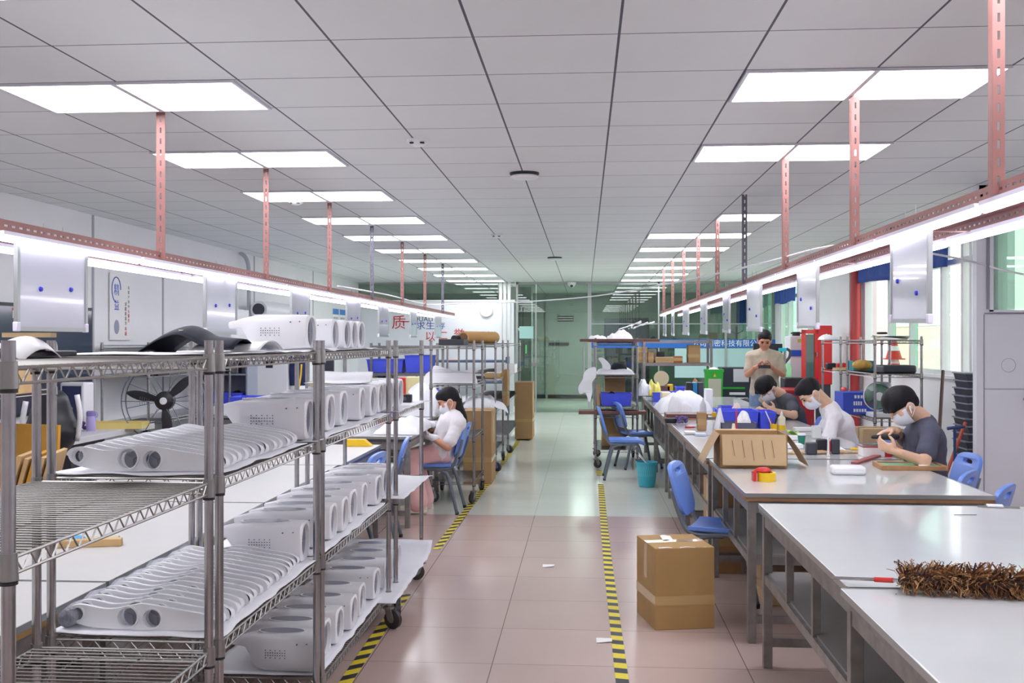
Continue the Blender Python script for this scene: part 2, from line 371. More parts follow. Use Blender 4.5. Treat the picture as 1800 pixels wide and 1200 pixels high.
part('bar_handle', MB().cyl((-.02, YB-.05, .75), (-.02, YB-.05, 1.4), .018, n=10).cyl((-.02, YB-.05, .8), (-.02, YB+.03, .8), .01, n=8).cyl((-.02, YB-.05, 1.35), (-.02, YB+.03, 1.35), .01, n=8), M_alu, dg)
part('notice', MB().bb(-1.40, -1.1, YB+.0, YB+.004, 1.58, 1.84), mat('teal_notice', (170, 214, 208), .4), dg)
part('sticker', MB().bb(-1.27, -1.24, YB+.0, YB+.004, 1.26, 1.44), mat('sticker_green', (90, 200, 130), .5), dg)
gr = struct('wall_glass', MB().bb(.14, XR, YB, YB+.06, H-.05, H).bb(.14, XR, YB, YB+.06, 0, .06).bb(1.55, 1.58, YB, YB+.05, 0, H).bb(2.95, 2.99, YB-.02, YB+.06, 0, H).bb(.14, XR, YB, YB+.05, 1.88, 1.9), M_alu, label='glass screen with a blue lettered band on the right of the far end')
for (a, b) in ((.14, 1.55), (1.58, 2.95), (2.99, XR)): part('pane', MB().bb(a, b, YB+.02, YB+.03, .06, H-.05), M_glass, gr)
part('blue_band', MB().bb(.14, XR, YB-.004, YB+.016, 1.38, 1.56), mat('blue_band', (38, 104, 190), .5), gr)
M_ltr = mat('white_lettering', (240, 244, 246), .5)
text('lettering', '公司精密科技有限公司', .15, M_ltr, gr, (3.02, YB-.006, 1.47), FACE_CAM)
part('frosted_band', MB().bb(1.9, XR, YB-.004, YB+.016, .75, 1.37), mat('frosted_band', (176, 208, 210), .5), gr)
# corridor beyond the glass
M_corr = mat('corridor_paint', (172, 182, 176), .6, 0, .04, 1)
struct('wall_corridor', MB().bb(XL, XR+.2, YC, YC+.1, 0, H), M_corr, label='grey green corridor wall behind the glass')
cdoor = struct('door_2', MB().bb(-.98, .2, YC-.04, YC, .02, 2.66), mat('corridor_door', (186, 194, 188), .5), label='grey green double door in the corridor behind the glass')
part('frame', MB().bb(-1.04, -.98, YC-.07, YC, 0, 2.72).bb(.2, .26, YC-.07, YC, 0, 2.72), M_corr, cdoor)
part('push_bar', MB().bb(-.95, -.42, YC-.1, YC-.04, 1.42, 1.48), M_dark, cdoor)
part('vent_grille', MB().bb(-.72, -.3, YC-.06, YC-.04, 2.1, 2.13).bb(-.72, -.3, YC-.06, YC-.04, 2.16, 2.19).bb(-.72, -.3, YC-.06, YC-.04, 2.04, 2.07), M_black, cdoor)
part('exit_plate', MB().bb(-.7, -.32, YC-.05, YC-.04, 2.05, 2.2), M_paper, cdoor)
struct('baseboard_corridor', MB().bb(XL, XR, YC-.05, YC, 0, .1), M_black, label='black baseboard of the corridor wall')
struct('pillar_2', MB().bb(-1.75, -1.25, 24.0, 24.6, 0, H), M_corr, label='grey column in the corridor behind the glass door')
solo('filing_cabinet', MB().bb(.5, 1.6, 25.8, 26.6, 0, 2.1).bb(.52, 1.04, 25.78, 25.8, .1, 2.05).bb(1.06, 1.58, 25.78, 25.8, .1, 2.05), M_dark, 'dark tall cabinet behind the glass screen', 'cabinet', bevel=.01)
solo('coat_stand', MB().cyl((3.35, 23, 0), (3.35, 23, 1.85), .02, n=8).tube([(3.1, 23, 1.62), (3.35, 23, 1.5), (3.6, 23, 1.62)], .012, 6).tube([(3.2, 23, 1.75), (3.35, 23, 1.68), (3.5, 23, 1.75)], .012, 6).lathe([(.25, 0), (.25, .03), (.02, .05)], (3.35, 23, 0), 16), M_dark, 'thin dark coat stand behind the glass screen', 'coat stand')
# lettering on the white partition
M_lr, M_lb, M_ln = mat('red_lettering', (204, 40, 50), .5), mat('blue_lettering', (44, 74, 160), .5), mat('navy_lettering', (52, 84, 124), .5)
def wtext(t, u, v, h, m, sx=1):
    p = at(u, v, Y=YB-.004); s = h*YB/FPX
    return text('lettering', t, s*1.25, m, wb, p, FACE_CAM, .002, sx)
wtext('质', 701, 568, 21, M_lr); wtext('一', 716, 567, 17, M_lr); wtext('QUALITY', 751, 561, 9, M_ln, 1.1); wtext('求生', 748, 573, 12, M_lb, 1.15); wtext('存', 776, 573, 11, M_lb)
wtext('以', 756, 592, 15, M_lr); wtext('仁', 778, 590, 15, M_lr); wtext('誉', 807, 588, 16, M_lr); wtext('REPUTATION', 840, 586, 7.5, M_ln, 1.1)
p = at(855, 545, Y=YB)
ck = thing('wall_clock', 'round white wall clock on the white partition', 'clock', (p.x, YB, p.z))
part('case', MB().lathe([(.15, 0), (.15, -.04), (.135, -.05), (.13, -.035), (.0, -.035)], n=32, axis='Y'), mat('clock_rim', (214, 212, 206), .4), ck)
part('dial', MB().lathe([(.13, -.037), (0, -.038)], n=32, axis='Y'), mat('clock_dial', (240, 240, 232), .5), ck)
part('hour_hand', MB().bar((0, -.042, 0), (.05, -.042, .05), .008, .003), mat('clock_hand', (150, 140, 130), .5), ck); part('minute_hand', MB().bar((0, -.043, 0), (.0, -.043, -.09), .005, .003), mat('clock_hand', (150, 140, 130), .5), ck)
# ---------------------------------------------------------------- floor tape
def tape_mat(name, slant, per, c1, c2):
    m = mat(name, c1, .5); nt, N, L = nodes_of(m); tc = N.new('ShaderNodeTexCoord'); sp = N.new('ShaderNodeSeparateXYZ'); L.new(tc.outputs['Object'], sp.inputs[0])
    a = N.new('ShaderNodeMath'); a.operation = 'MULTIPLY_ADD'; L.new(sp.outputs[0], a.inputs[0]); a.inputs[1].default_value = slant; L.new(sp.outputs[1], a.inputs[2])
    d = N.new('ShaderNodeMath'); d.operation = 'DIVIDE'; L.new(a.outputs[0], d.inputs[0]); d.inputs[1].default_value = per
    f = N.new('ShaderNodeMath'); f.operation = 'FRACT'; L.new(d.outputs[0], f.inputs[0])
    g = N.new('ShaderNodeMath'); g.operation = 'LESS_THAN'; L.new(f.outputs[0], g.inputs[0]); g.inputs[1].default_value = .47
    x = N.new('ShaderNodeMix'); x.data_type = 'RGBA'; L.new(g.outputs[0], x.inputs['Factor']); x.inputs[6].default_value = lin(c1); x.inputs[7].default_value = lin(c2)
    L.new(x.outputs[2], N['Principled BSDF'].inputs['Base Color']); return m
MT = tape_mat('hazard_tape', -.9, .15, (232, 212, 60), (52, 52, 60)); MT2 = tape_mat('hazard_tape_right', .25, .15, (232, 214, 56), (56, 58, 68))
def tape(y0, y1, x0, x1, m, lab):
    n = 24
    mb = MB().grid(lambda a, b: (x0+(x1-x0)*a+(b-.5)*.06+.006*math.sin(a*7+x0), y0+(y1-y0)*a, .0025), n, 1, .002)
    return solo('floor_tape', mb, m, lab, 'floor tape', smooth=0)
tape(1.5, 6.15, -1.06, -1.08, MT, 'yellow and black hazard tape along the near left rack')
tape(7.5, 18.5, -1.085, -.98, MT, 'yellow and black hazard tape on the left side of the far aisle')
tape(1.5, 11.0, .165, .165, MT2, 'yellow and black hazard tape along the right side of the aisle')
tape(11.7, 12.2, .165, .17, MT2, 'short remnant of hazard tape under the rack caster on the right')
for (u, v, a, lab) in ((964, 994, .3, 'scrap of white paper lying in the middle of the pink aisle'), (1062, 1125, .1, 'small white paper scrap beside the right hazard tape')):
    p = at(u, v, z=.003); solo('paper_scrap', MB().grid(lambda s, t: (p.x+(s-.5)*.08, p.y+(t-.5)*.09*(1-.4*s), .003+.004*s), 3, 2, .001), M_paper, lab, 'paper', rz=0)
# ================================================================ CEILING LIGHTS
M_lamp = emit('lamp_diffuser', (251, 250, 255), 8.8)
M_lframe = mat('lamp_frame', (214, 214, 222), .4, .2)
def panel_light(name):
    r = thing(name, 'x', 'ceiling light')
    part('frame', MB().bb(-.3, .3, -.3, -.285, -.012, 0).bb(-.3, .3, .285, .3, -.012, 0).bb(-.3, -.285, -.285, .285, -.012, 0).bb(.285, .3, -.285, .285, -.012, 0), M_lframe, r)
    part('diffuser', MB().bb(-.285, .285, -.285, .285, -.006, -.002), M_lamp, r, 0)
    return r
pl0 = None
def place_light(x, y, lab, grp):
    global pl0
    if pl0 is None: pl0 = panel_light('ceiling_light'); o = pl0
    else: o = copy_tree(pl0)
    o.location = (x, y, H-.001); o['label'] = lab; o['group'] = grp
for n in range(10):
    for s, x in (('outer', -2.58), ('inner', -1.98)):
        place_light(x, 5.1+1.8*n, 'square ceiling light panel, %s one of the %s pair above the left benches' % (s, ORD[n]), 'ceiling light panels above the left benches')
for n in range(10):
    if n == 2: continue
    for s, x in (('inner', 1.045), ('outer', 1.64)):
        if n == 3 and s == 'inner': continue
        place_light(x, 5.1+1.8*n, 'square ceiling light panel, %s one of the %s row above the right benches' % (s, ORD[n]), 'ceiling light panels above the right benches')
def ceil_dev(u, v, kind, lab, nm, cat):
    p = at(u, v, z=H)
    if kind == 'det':
        r = thing(nm, lab, cat, (p.x, p.y, H))
        part('base', MB().lathe([(.07, 0), (.07, -.012), (.055, -.025), (.03, -.04), (0, -.042)], n=20), M_white, r)
        part('sensor_slot', MB().bb(-.045, -.02, -.056, -.03, -.03, -.022).bb(.02, .045, -.056, -.03, -.03, -.022), M_black, r)
    else:
        r = thing(nm, lab, cat, (p.x, p.y, H))
        part('ring', MB().lathe([(.11, 0), (.11, -.012), (.09, -.02), (.0, -.02)], n=24), M_black, r)
        part('cap', MB().lathe([(.1, -.02), (.105, -.03), (.09, -.042), (0, -.044)], n=24), M_white, r)
ceil_dev(735, 246, 'det', 'small white smoke detector on the ceiling nearest the camera', 'smoke_detector', 'detector')
ceil_dev(873, 412, 'det', 'small white smoke detector midway along the ceiling', 'smoke_detector', 'detector')
ceil_dev(520, 353, 'det', 'small white smoke detector between the left light panels and the wall', 'smoke_detector', 'detector')
ceil_dev(922, 304, 'd', 'round black and white speaker on the ceiling nearer the camera', 'ceiling_speaker', 'speaker')
ceil_dev(975, 452, 'd', 'round black speaker on the ceiling farther down the room', 'ceiling_speaker', 'speaker')
p = at(1005, 494, Y=YB-.1)
o = solo('dome_camera', MB().lathe([(.09, .07), (.09, .03), (.07, 0), (.04, -.03), (0, -.04)], (p.x, p.y-.05, H-.09), 20), M_white, 'white dome camera above the glass door', 'camera')
part('lens', MB().ell((p.x, p.y-.12, H-.1), (.03, .02, .03)), M_black, o)
# ================================================================ HANGING LIGHT FRAMES
M_rust = mat('red_slotted_angle', (150, 104, 100), .5, .1, .12, 5)
M_rustd = mat('grey_slotted_angle', (110, 108, 122), .5, .3, .1, 5)
M_tube = emit('tube_light', (245, 241, 255), 10.5)
M_batten = mat('batten_white', (226, 222, 238), .45)
def slotted(mb, a, b, w, axis, per=.055, slot=.03):
    """slotted steel strip from a to b, face width w along vector axis, 3 mm thick"""
    a, b, ax = Vector(a), Vector(b), Vector(axis); d = b-a; L = d.length; d.normalize(); th = 0.003
    nrm = d.cross(ax).normalized(); s = .009
    for o0, o1 in ((-w/2, -s/2), (s/2, w/2)):
        c = ax*((o0+o1)/2); mb.bar(a+c, b+c, abs(o1-o0), th, up=nrm)
    n = int(L/per)
    for i in range(n+1):
        p0 = a+d*min(L, i*per); p1 = a+d*min(L, i*per+per-slot)
        if (p1-p0).length > .002: mb.bar(p0, p1, s, th, up=nrm)
    return mb
def light_frame(name, label, xn, xf, y0, y1, zt, poles, inner):
    r = thing(name, label, 'lamp frame', ((xn+xf)/2, y0, zt)); ox = (xn+xf)/2
    for x, sg in ((xn, 1), (xf, -1)):
        x -= ox; n = 'beam'
        m = MB(); slotted(m, (x, 0, -.024), (x, y1-y0, -.024), .046, (0, 0, 1)); m.bb(min(x, x-sg*inner*.038), max(x, x-sg*inner*.038), 0, y1-y0, -.003, 0)
        part(n, m, M_rust, r, 0)
        k = int((y1-y0)/1.22)
        for i in range(k):
            a = i*(y1-y0)/k+.02; b = a+(y1-y0)/k-.04
            bt = part('batten', MB().bb(x-.016, x+.016, a, b, -.062, -.047), M_batten, r, 0)
            part('tube', MB().tube([(x, a+.01, -.076), (x, b-.01, -.076)], .0135, 10), M_tube, bt, 60)
    i = 0
    for (y, dark) in poles:
        x = xn-ox+.002*inner; m = MB(); zz = H-zt
        slotted(m, (x, y-y0, -.04), (x, y-y0, zz), .05 if i == 0 and inner > 0 else .04, (1, 0, 0), .06, .03); m.bb(x-.021, x-.018, y-y0, y-y0+.035, -.04, zz)
        part('pole', m, M_rustd if dark else M_rust, r, 0); i += 1
    y = y0+.35
    while y < y1: part('cross_bar', MB().bb(xn-ox, xf-ox, y-y0-.018, y-y0+.018, -.05, -.047), M_rust, r, 0); y += 1.86
    return r
light_frame('lamp_frame', 'long red slotted steel frame with tube lights hung over the left benches', -2.32, -2.63, 2.6, 18.2, 2.025, [(5.46+1.86*i, i in (3, 6)) for i in range(7)], 1)
light_frame('lamp_frame', 'long red slotted steel frame with tube lights hung over the right benches', 1.37, 1.69, 2.4, 18.7, 2.065, [(3.5+1.8*i, i in (3,)) for i in range(9)], -1)
# whiteboards hung from the frames
M_wb = mat('whiteboard_face', (204, 205, 217), .12, coat=.3)
M_mag = mat('blue_magnet', (48, 52, 200), .35)
def whiteboard(w=.56, h=.39, mags=((-.11, -.215), (.14, -.205))):
    r = thing('whiteboard', 'x', 'whiteboard')
    part('panel', MB().bb(-w/2, w/2, -.004, .004, -h, -.005), M_wb, r, 0)
    part('frame', MB().bb(-w/2-.008, -w/2+.012, -.009, .009, -h, 0).bb(w/2-.012, w/2+.008, -.009, .009, -h, 0).bb(-w/2, w/2, -.009, .009, -h-.006, -h+.012).bb(-w/2, w/2, -.009, .009, -.012, .004), M_alu, r, 0)
    for x in (-w/2, w/2):
        for z in (-h+.012, -.012): part('corner_cap', MB().box((x, 0, z), (.03, .021, .04)), M_batten, r, 30, .004)
    for x in (-.08, .08): part('hook', MB().tube([(x, 0, 0), (x, 0, .07)], .002, 5), M_alu, r)
    for (x, z) in mags: part('magnet', MB().lathe([(.011, 0), (.011, -.006), (.008, -.009), (0, -.009)], (x, -.004, z), 14, 'Y'), M_mag, r)
    return r
wb0 = None
for i, (u, mg) in enumerate(((150, None), (416, None), (545, None), (633, None), (683, None), (733, None), (775, None))):
    y = at(u, 580, X=-2.29).y
    if wb0 is None: wb0 = whiteboard(); o = wb0
    else: o = copy_tree(wb0)
    o.location = (-2.336, at(u, 580, X=-2.33).y-.28, 1.975); o.rotation_euler = (.0, 0, PI/2+.02*(i % 3-1)); o['group'] = 'whiteboards on the left lamp frame'
    o['label'] = 'small white board with two blue magnets, %s from the front under the left lamp frame' % ORD[i]
wr0 = None
for i, u in enumerate((1565, 1403, 1316, 1270, 1232, 1202, 1180, 1166)):
    y = at(u, 580, X=1.42).y; a = math.radians(36 if i == 0 else 50)
    if wr0 is None: wr0 = whiteboard(.56, .42, ((-.17, -.24), (.12, -.3))); o = wr0
    else: o = copy_tree(wr0)
    o.location = (1.392, at(u, 580, X=1.39).y-.28, 2.04); o.rotation_euler = (0, .02, -PI/2+.03*(i % 3-1)); o['group'] = 'whiteboards on the right lamp frame'
    o['label'] = 'small white board turned sideways, %s from the front under the right lamp frame' % ORD[i]
# white cable strung across the aisle
cp = [Vector((-2.32, 9.5, 2.05)), Vector((-2.32, 12, 2.075)), Vector((-2.32, 15, 2.07)), at(800, 534, Y=17), at(905, 531, Y=15.5), at(1030, 522, Y=13), at(1140, 505, Y=11), at(1250, 483, Y=9.2), at(1350, 460, Y=7.6), at(1460, 433, Y=6.35), at(1550, 436, Y=6.9), at(1640, 446, Y=7.6), at(1718, 462, Y=8.44), at(1760, 474, Y=8.44), at(1830, 488, Y=8.44)]
solo('cable', MB().tube(curve_pts(cp, 6), .008, 8), M_white, 'white cable sagging across the aisle between the two lamp frames', 'cable', smooth=180)
# ================================================================ WIRE RACKS
M_wheel = mat('caster_tyre', (58, 56, 58), .5)
def caster(parent, x, y, z0, sz=1, ang=0):
    """swivel caster hanging from height z0 down to the floor"""
    R = z0*.42; o = math.cos(ang)*R*.6, math.sin(ang)*R*.6
    d = Vector((math.cos(ang), math.sin(ang), 0)); e = Vector((-d.y, d.x, 0)); c = Vector((x+o[0], y+o[1], R))
    m = MB().cyl((x, y, z0*.8), (x, y, z0+.03), .012, n=10).cyl((x, y, z0*.86), (x, y, z0*.95), .03, n=14)
    for s in (-1, 1): m.bar(Vector((x, y, z0*.88))+e*(s*.021)+d*.01, c+e*(s*.021), .004, R*.8, up=d)
    k = part('caster', m, M_dull, parent)
    w = MB(); N = 18
    rings = []
    for q, rr in ((-.015, R*.86), (-.012, R), (.012, R), (.015, R*.86)): rings.append([c+e*q+(d*math.cos(2*PI*i/N)+Vector((0, 0, 1))*math.sin(2*PI*i/N))*rr for i in range(N)])
    w.loft(rings); part('wheel', w, M_wheel, k)
    part('hub', MB().cyl(c-e*.02, c+e*.02, R*.35, n=12), M_dull, k)
def wire_shelf(parent, L, D, z, solid=False, wires=True, truss=True):
    """origin at the rack corner; L along x, D along y; z = top of the deck"""
    m = MB(); r = .0035
    for zz in (z, z-.03):
        m.tube([(0, 0, zz), (L, 0, zz)], r, 6).tube([(0, D, zz), (L, D, zz)], r, 6).tube([(0, 0, zz), (0, D, zz)], r, 6).tube([(L, 0, zz), (L, D, zz)], r, 6)
    s = part('shelf', m, M_chrome, parent)
    if truss:
        t = MB()
        def zig(a, b):
            a, b = Vector(a), Vector(b); n = max(2, int((b-a).length/.026)); p = [a+(b-a)*(i/n)-Vector((0, 0, .03*(i % 2))) for i in range(n+1)]
            t.tube(p, .0022, 5)
        zig((.02, 0, z), (L-.02, 0, z)); zig((.02, D, z), (L-.02, D, z)); zig((0, .02, z), (0, D-.02, z)); zig((L, .02, z), (L, D-.02, z))
        part('truss', t, M_chrome, s)
    if wires:
        w = MB(); n = int(D/.027)
        # deck rods run from front to back (short way)
        if L > D:
            n = int(L/.027)
            for i in range(1, n): w.tube([(L*i/n, 0, z+.002), (L*i/n, D, z+.002)], .0022, 5)
            for y in (D*.33, D*.67): w.tube([(0, y, z-.002), (L, y, z-.002)], .003, 5)
        else:
            for i in range(1, n): w.tube([(0, D*i/n, z+.002), (L, D*i/n, z+.002)], .0022, 5)
            for x in (L*.33, L*.67): w.tube([(x, 0, z-.002), (x, D, z-.002)], .003, 5)
        part('wire_deck', w, mat('deck_wire', (112, 110, 108), .32, .9), s)
    if solid: part('deck', MB().bb(.005, L-.005, .005, D-.005, z-.004, z+.003), M_steel, s)
    for x in (0, L):
        for y in (0, D):
            part('collar', MB().lathe([(.0155, z-.04), (.018, z-.038), (.0155, z+.012)], (x, y, 0), 14), M_chrome, s)
            part('clip', MB().cyl((x, y, z-.046), (x, y, z-.04), .0165, n=14), M_black, s)
    return s
def wire_rack(label, x0, x1, y0, y1, zs, top, group=None, cz=.12, truss=True, solid=(), wires=True, feet=False):
    r = thing('wire_rack', label, 'rack', (x0, y0, 0), 0, group); L, D = x1-x0, y1-y0
    for x in (0, L):
        for y in (0, D):
            part('post', MB().cyl((x, y, cz if not feet else 0), (x, y, top), .0127, n=16), M_steel, r)
            if not feet: caster(r, x, y, cz, ang=.6+x*9+y*5)
    for i, z in enumerate(zs): wire_shelf(r, L, D, z, i in solid, wires, truss)
    return r
RZ = [1.49, 1.14, .67, .185]; RX0, RX1 = -1.55, -1.05
wire_rack('chrome wire rack on casters, empty middle shelves, nearest the camera on the left', RX0, RX1, 1.8, 2.80, RZ, 1.54, 'chrome wire racks along the left of the aisle')
wire_rack('chrome wire rack holding rows of thin white shells, second from the camera on the left', RX0, RX1, 2.88, 3.95, RZ, 1.54, 'chrome wire racks along the left of the aisle')
wire_rack('chrome wire rack full of white housings, third from the camera on the left', RX0, RX1, 4.03, 5.43, RZ, 1.54, 'chrome wire racks along the left of the aisle')
wire_rack('chrome wire rack beside the seated woman, fourth from the camera on the left', RX0, RX1, 5.64, 6.54, RZ[:1]+RZ[1:], 1.54, 'chrome wire racks along the left of the aisle')
# ---------------------------------------------------------------- white sheets lining the shelves
def sheet(x0, x1, y0, y1, z, label, over=.03, wob=.006, curl=0, seed=0, nm='foam_sheet'):
    def f(a, b):
        x = x0+(x1-x0)*a; y = y0+(y1-y0)*b
        n = noise.noise((x*7+seed, y*7, seed*1.7)); e = max(0, b-.8)/.2; g = max(0, .15-b)/.15
        return (x+.012*noise.noise((y*9, seed, 3)), y+.012*noise.noise((x*9, seed, 5)), z+.006+wob*(n+.6)+curl*(e*e+.0*g))
    return solo(nm, MB().grid(f, 20, 30, .002), M_sheet, label, 'sheet', smooth=180)
# ---------------------------------------------------------------- thin curved shells
def fin_assets():
    top = [(0, .045), (.008, .060), (.03, .067), (.06, .065), (.11, .056), (.15, .058), (.2, .069), (.23, .072), (.28, .066), (.35, .055), (.42, .044), (.447, .03)]
    bot = [(.447, .012), (.43, .004), (.3, .001), (.2, 0), (.08, .006), (.02, .02)]
    holes = [circ(.032, .044, .018), circ(.186, .037, .029), circ(.260, .034, .027)]
    f = lambda x, y, d: (x, d, y)
    body = plate('shell_web', smooth_poly(top+bot, 3), holes, .006, M_white, f)
    rim = MB(); P = [(x, z) for x, z in smooth_poly(top+bot, 3)]; n = len(top)*3
    rings = []
    for i in range(n):
        x, z = P[i]; a = Vector(P[max(i-1, 0)]); b = Vector(P[(i+1) % len(P)]); t = (b-a).normalized(); nn = Vector((-t.y, t.x))
        rings.append([Vector((x+nn.x*q, yy, z+nn.y*q)) for yy, q in ((-.004, .004), (.010, .005), (.021, -.002), (.021, -.006), (.010, .0), (-.004, -.001))])
    rim.loft(rings)
    rimm = rim.mesh('shell_rim', M_white, 50)
    lips = []
    for (x, z, r) in ((.032, .044, .0185), (.186, .037, .0295), (.260, .034, .0275)):
        N = 20; ring = []
        for q, rr in ((-.009, r), (-.009, r+.004), (.016, r+.004), (.016, r)): ring.append([Vector((x+rr*math.cos(2*PI*k/N), q, z+rr*math.sin(2*PI*k/N))) for k in range(N)])
        lips.append(MB().loft(ring+[ring[0]], cap=False).mesh('shell_socket', M_white, 40))
    # rounded end boss at the right tip
    lips.append(MB().cyl((.436, -.004, .02), (.436, .030, .02), .018, n=16).mesh('end_boss', M_white, 40))
    backs = []; mb_ = mat('shell_inner_grey', (150, 152, 162), .3, .2)
    for (x, z, r) in ((.032, .044, .0185), (.186, .037, .029), (.260, .034, .027)):
        tri = MB()
        for k in range(3):
            a = k*2*PI/3+.6; tri.bar((x, .03, z), (x+math.cos(a)*r*.95, .03, z+math.sin(a)*r*.95), .002, .006, up=(0, 1, 0))
        tri.lathe([(r, .033), (r, .037), (0, .037)], (x, 0, z), 18, 'Y'); backs.append(tri.mesh('shell_back', mb_, 30))
    return [('web', body), ('rim', rimm)]+[('socket', m) for m in lips[:3]]+[('end_boss', lips[3])]+[('backing', m) for m in backs]
FA = fin_assets()
fin0 = None
def fin(x, y, z, rx, label, group):
    global fin0
    if fin0 is None:
        fin0 = thing('plastic_shell', 'x', 'plastic shell')
        for n_, me in FA: link(n_, me, fin0)
        o = fin0
    else: o = copy_tree(fin0)
    o.location = (x, y, z); o.rotation_euler = (rx, 0, 0); o['label'] = label; o['group'] = group
    return o
def fin_row(y0, y1, n, z, where, grp):
    for i in range(n):
        j = random.uniform(-.008, .008)
        if i == 0: w = 'first and nearest of the row'
        elif i == n-1: w = 'last and farthest of the row'
        else: w = '%s from the front' % ORD[i]
        fin(-1.535+j, y0+(y1-y0)*i/(n-1), z+.012, -.10+random.uniform(-.03, .03), 'thin curved white plastic shell standing on %s, %s' % (where, w), grp)
fin_row(2.95, 3.78, 13, RZ[1], 'the second shelf', 'white shells on the second shelf')
fin_row(2.95, 3.82, 16, RZ[2], 'the third shelf', 'white shells on the third shelf')
fin_row(3.28, 3.46, 4, RZ[3], 'the bottom shelf', 'white shells on the bottom shelf')
# ---------------------------------------------------------------- white housings with oval openings
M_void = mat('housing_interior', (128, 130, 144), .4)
M_hole = mat('grille_hole', (90, 92, 104), .6)
def housing_assets():
    L, W, Hh = .285, .155, .15
    def section(x, w, h, z0=0, n=28, p=4.5):
        out = []
        for k in range(n):
            t = 2*PI*k/n-PI/2; c, s_ = math.cos(t), math.sin(t)
            e = 2/p
            out.append(Vector((x, math.copysign(abs(c)**e, c)*w/2, z0+h/2+math.copysign(abs(s_)**e, s_)*h/2)))
        return out
    b = MB(); rings = []
    # x from -L (neck end) to 0 (opening end)
    for x, w, h, z0 in ((-L-.085, .016, .018, .098), (-L-.08, .034, .03, .09), (-L-.05, .044, .036, .09), (-L-.02, .055, .05, .085), (-L+.005, .09, .085, .055), (-L+.03, .125, .135, .01), (-L+.07, .148, .148, 0), (-L*.5, W, Hh, 0), (-.02, W, Hh, 0), (-.004, W-.004, Hh-.004, .002), (0, W-.014, Hh-.014, .007)):
        rings.append(section(x, w, h, z0))
    rings.append([Vector((.001, .061*math.cos(2*PI*k/28-PI/2), .074+.066*math.sin(2*PI*k/28-PI/2))) for k in range(28)])
    rings.append([Vector((-.016, .057*math.cos(2*PI*k/28-PI/2), .074+.062*math.sin(2*PI*k/28-PI/2))) for k in range(28)])
    b.loft(rings, cap=False); n = len(rings)*28
    b.f.append(tuple(range(27, -1, -1)))
    body = b.mesh('housing_body', M_white, 32)
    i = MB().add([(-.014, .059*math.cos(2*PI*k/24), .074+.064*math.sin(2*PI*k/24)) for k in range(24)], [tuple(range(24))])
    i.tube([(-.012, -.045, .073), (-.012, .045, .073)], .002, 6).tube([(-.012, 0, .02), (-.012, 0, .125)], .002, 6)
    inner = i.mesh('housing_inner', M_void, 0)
    t = MB(); N = 32
    def ov(s, z): return [Vector((-.155+.092*s*math.cos(2*PI*k/N), .002+.038*s*math.sin(2*PI*k/N), z)) for k in range(N)]
    t.loft([ov(1.10, .1478), ov(1.09, .1518), ov(1.0, .1518), ov(.96, .150)])
    top = t.mesh('vent_rim', M_white, 30)
    tv = MB().loft([ov(.985, .1516), ov(.98, .1526)]); topv = tv.mesh('vent_recess', mat('housing_recess', (146, 148, 160), .25), 0)
    h = MB()
    for r in range(4):
        for c in range(9):
            if (r in (0, 3)) and c % 2: continue
            h.cyl((-.20+c*.010, -W/2+.0015, .062+r*.010), (-.20+c*.010, -W/2-.0012, .062+r*.010), .0022, n=6)
    h.cyl((-.07, -W/2+.006, .118), (-.07, -W/2-.001, .118), .003, n=8).cyl((-.03, -W/2+.006, .12), (-.03, -W/2-.001, .12), .0025, n=8)
    return body, inner, top, topv, h.mesh('speaker_holes', M_hole, 30)
HA = housing_assets(); hous0 = None
def housing(x, y, z, rz, label, group, sc_=1.0, flip=False):
    global hous0
    if hous0 is None:
        hous0 = thing('plastic_housing', 'x', 'plastic housing')
        for n_, me in zip(('body', 'interior', 'vent_rim', 'vent', 'speaker_holes'), HA): link(n_, me, hous0)
        o = hous0
    else: o = copy_tree(hous0)
    o.location = (x, y, z); o.rotation_euler = (0, 0, rz); o.scale = (sc_,)*3; o['label'] = label; o['group'] = group
    return o
def housing_row(ys, z, where, grp, x=-1.085, s=1.0):
    n = len(ys)
    for i, y in enumerate(ys):
        w = 'nearest of its row' if i == 0 else ('farthest of its row' if i == n-1 else '%s of its row from the front' % ORD[i])
        housing(x+random.uniform(-.012, .012), y, z+.014, random.uniform(-.05, .05), 'white housing with oval opening on %s, %s' % (where, w), grp, s)
housing_row([at(u, 740, X=-1.085).y+.09 for u in (530, 573, 587+14, 629, 648, 665)]+[5.55, 5.72, 5.88, 6.04], RZ[1], 'the second shelf', 'white housings on the second shelves', s=1.05)
housing_row([3.93, 4.2, 4.37, 4.56, 4.78, 5.02, 5.3, 5.58, 5.78], RZ[2], 'the third shelf', 'white housings on the third shelves', s=1.0)
housing_row([4.12, 4.30, 4.50, 4.72, 4.95, 5.28, 5.52, 5.74, 5.95], RZ[3], 'the bottom shelf', 'white housings on the bottom shelves', s=1.0)
hy = [at(u, 590, X=-1.1).y for u in (545, 580, 602, 615, 628)]
for i, y in enumerate(hy):
    housing(-1.1 if i else -1.12, y+.1, RZ[0]+.012, -.03+.04*(i % 2), 'white housing with oval opening on the top shelf, %s' % ('nearest of its row' if i == 0 else '%s from the front' % ORD[i] if i < 4 else 'farthest of its row'), 'white housings on the top shelf', .88 if i else .95)
sheet(-1.56, -1.06, 2.9, 3.85, RZ[1], 'white foam sheet under the thin shells on the second shelf', seed=1)
sheet(-1.52, -1.04, 3.9, 5.45, RZ[1], 'white foam sheet under the housings on the second shelf', seed=2)
sheet(-1.52, -1.02, 5.6, 6.75, RZ[1], 'white foam sheet hanging past the second shelf of the fourth rack', curl=-.01, seed=3)
sheet(-1.57, -1.05, 2.9, 3.98, RZ[2], 'white foam sheet under the thin shells on the third shelf', seed=4, wob=.008)
sheet(-1.55, -1.05, 4.02, 5.38, RZ[2], 'white foam sheet under the housings on the third shelf', seed=5)
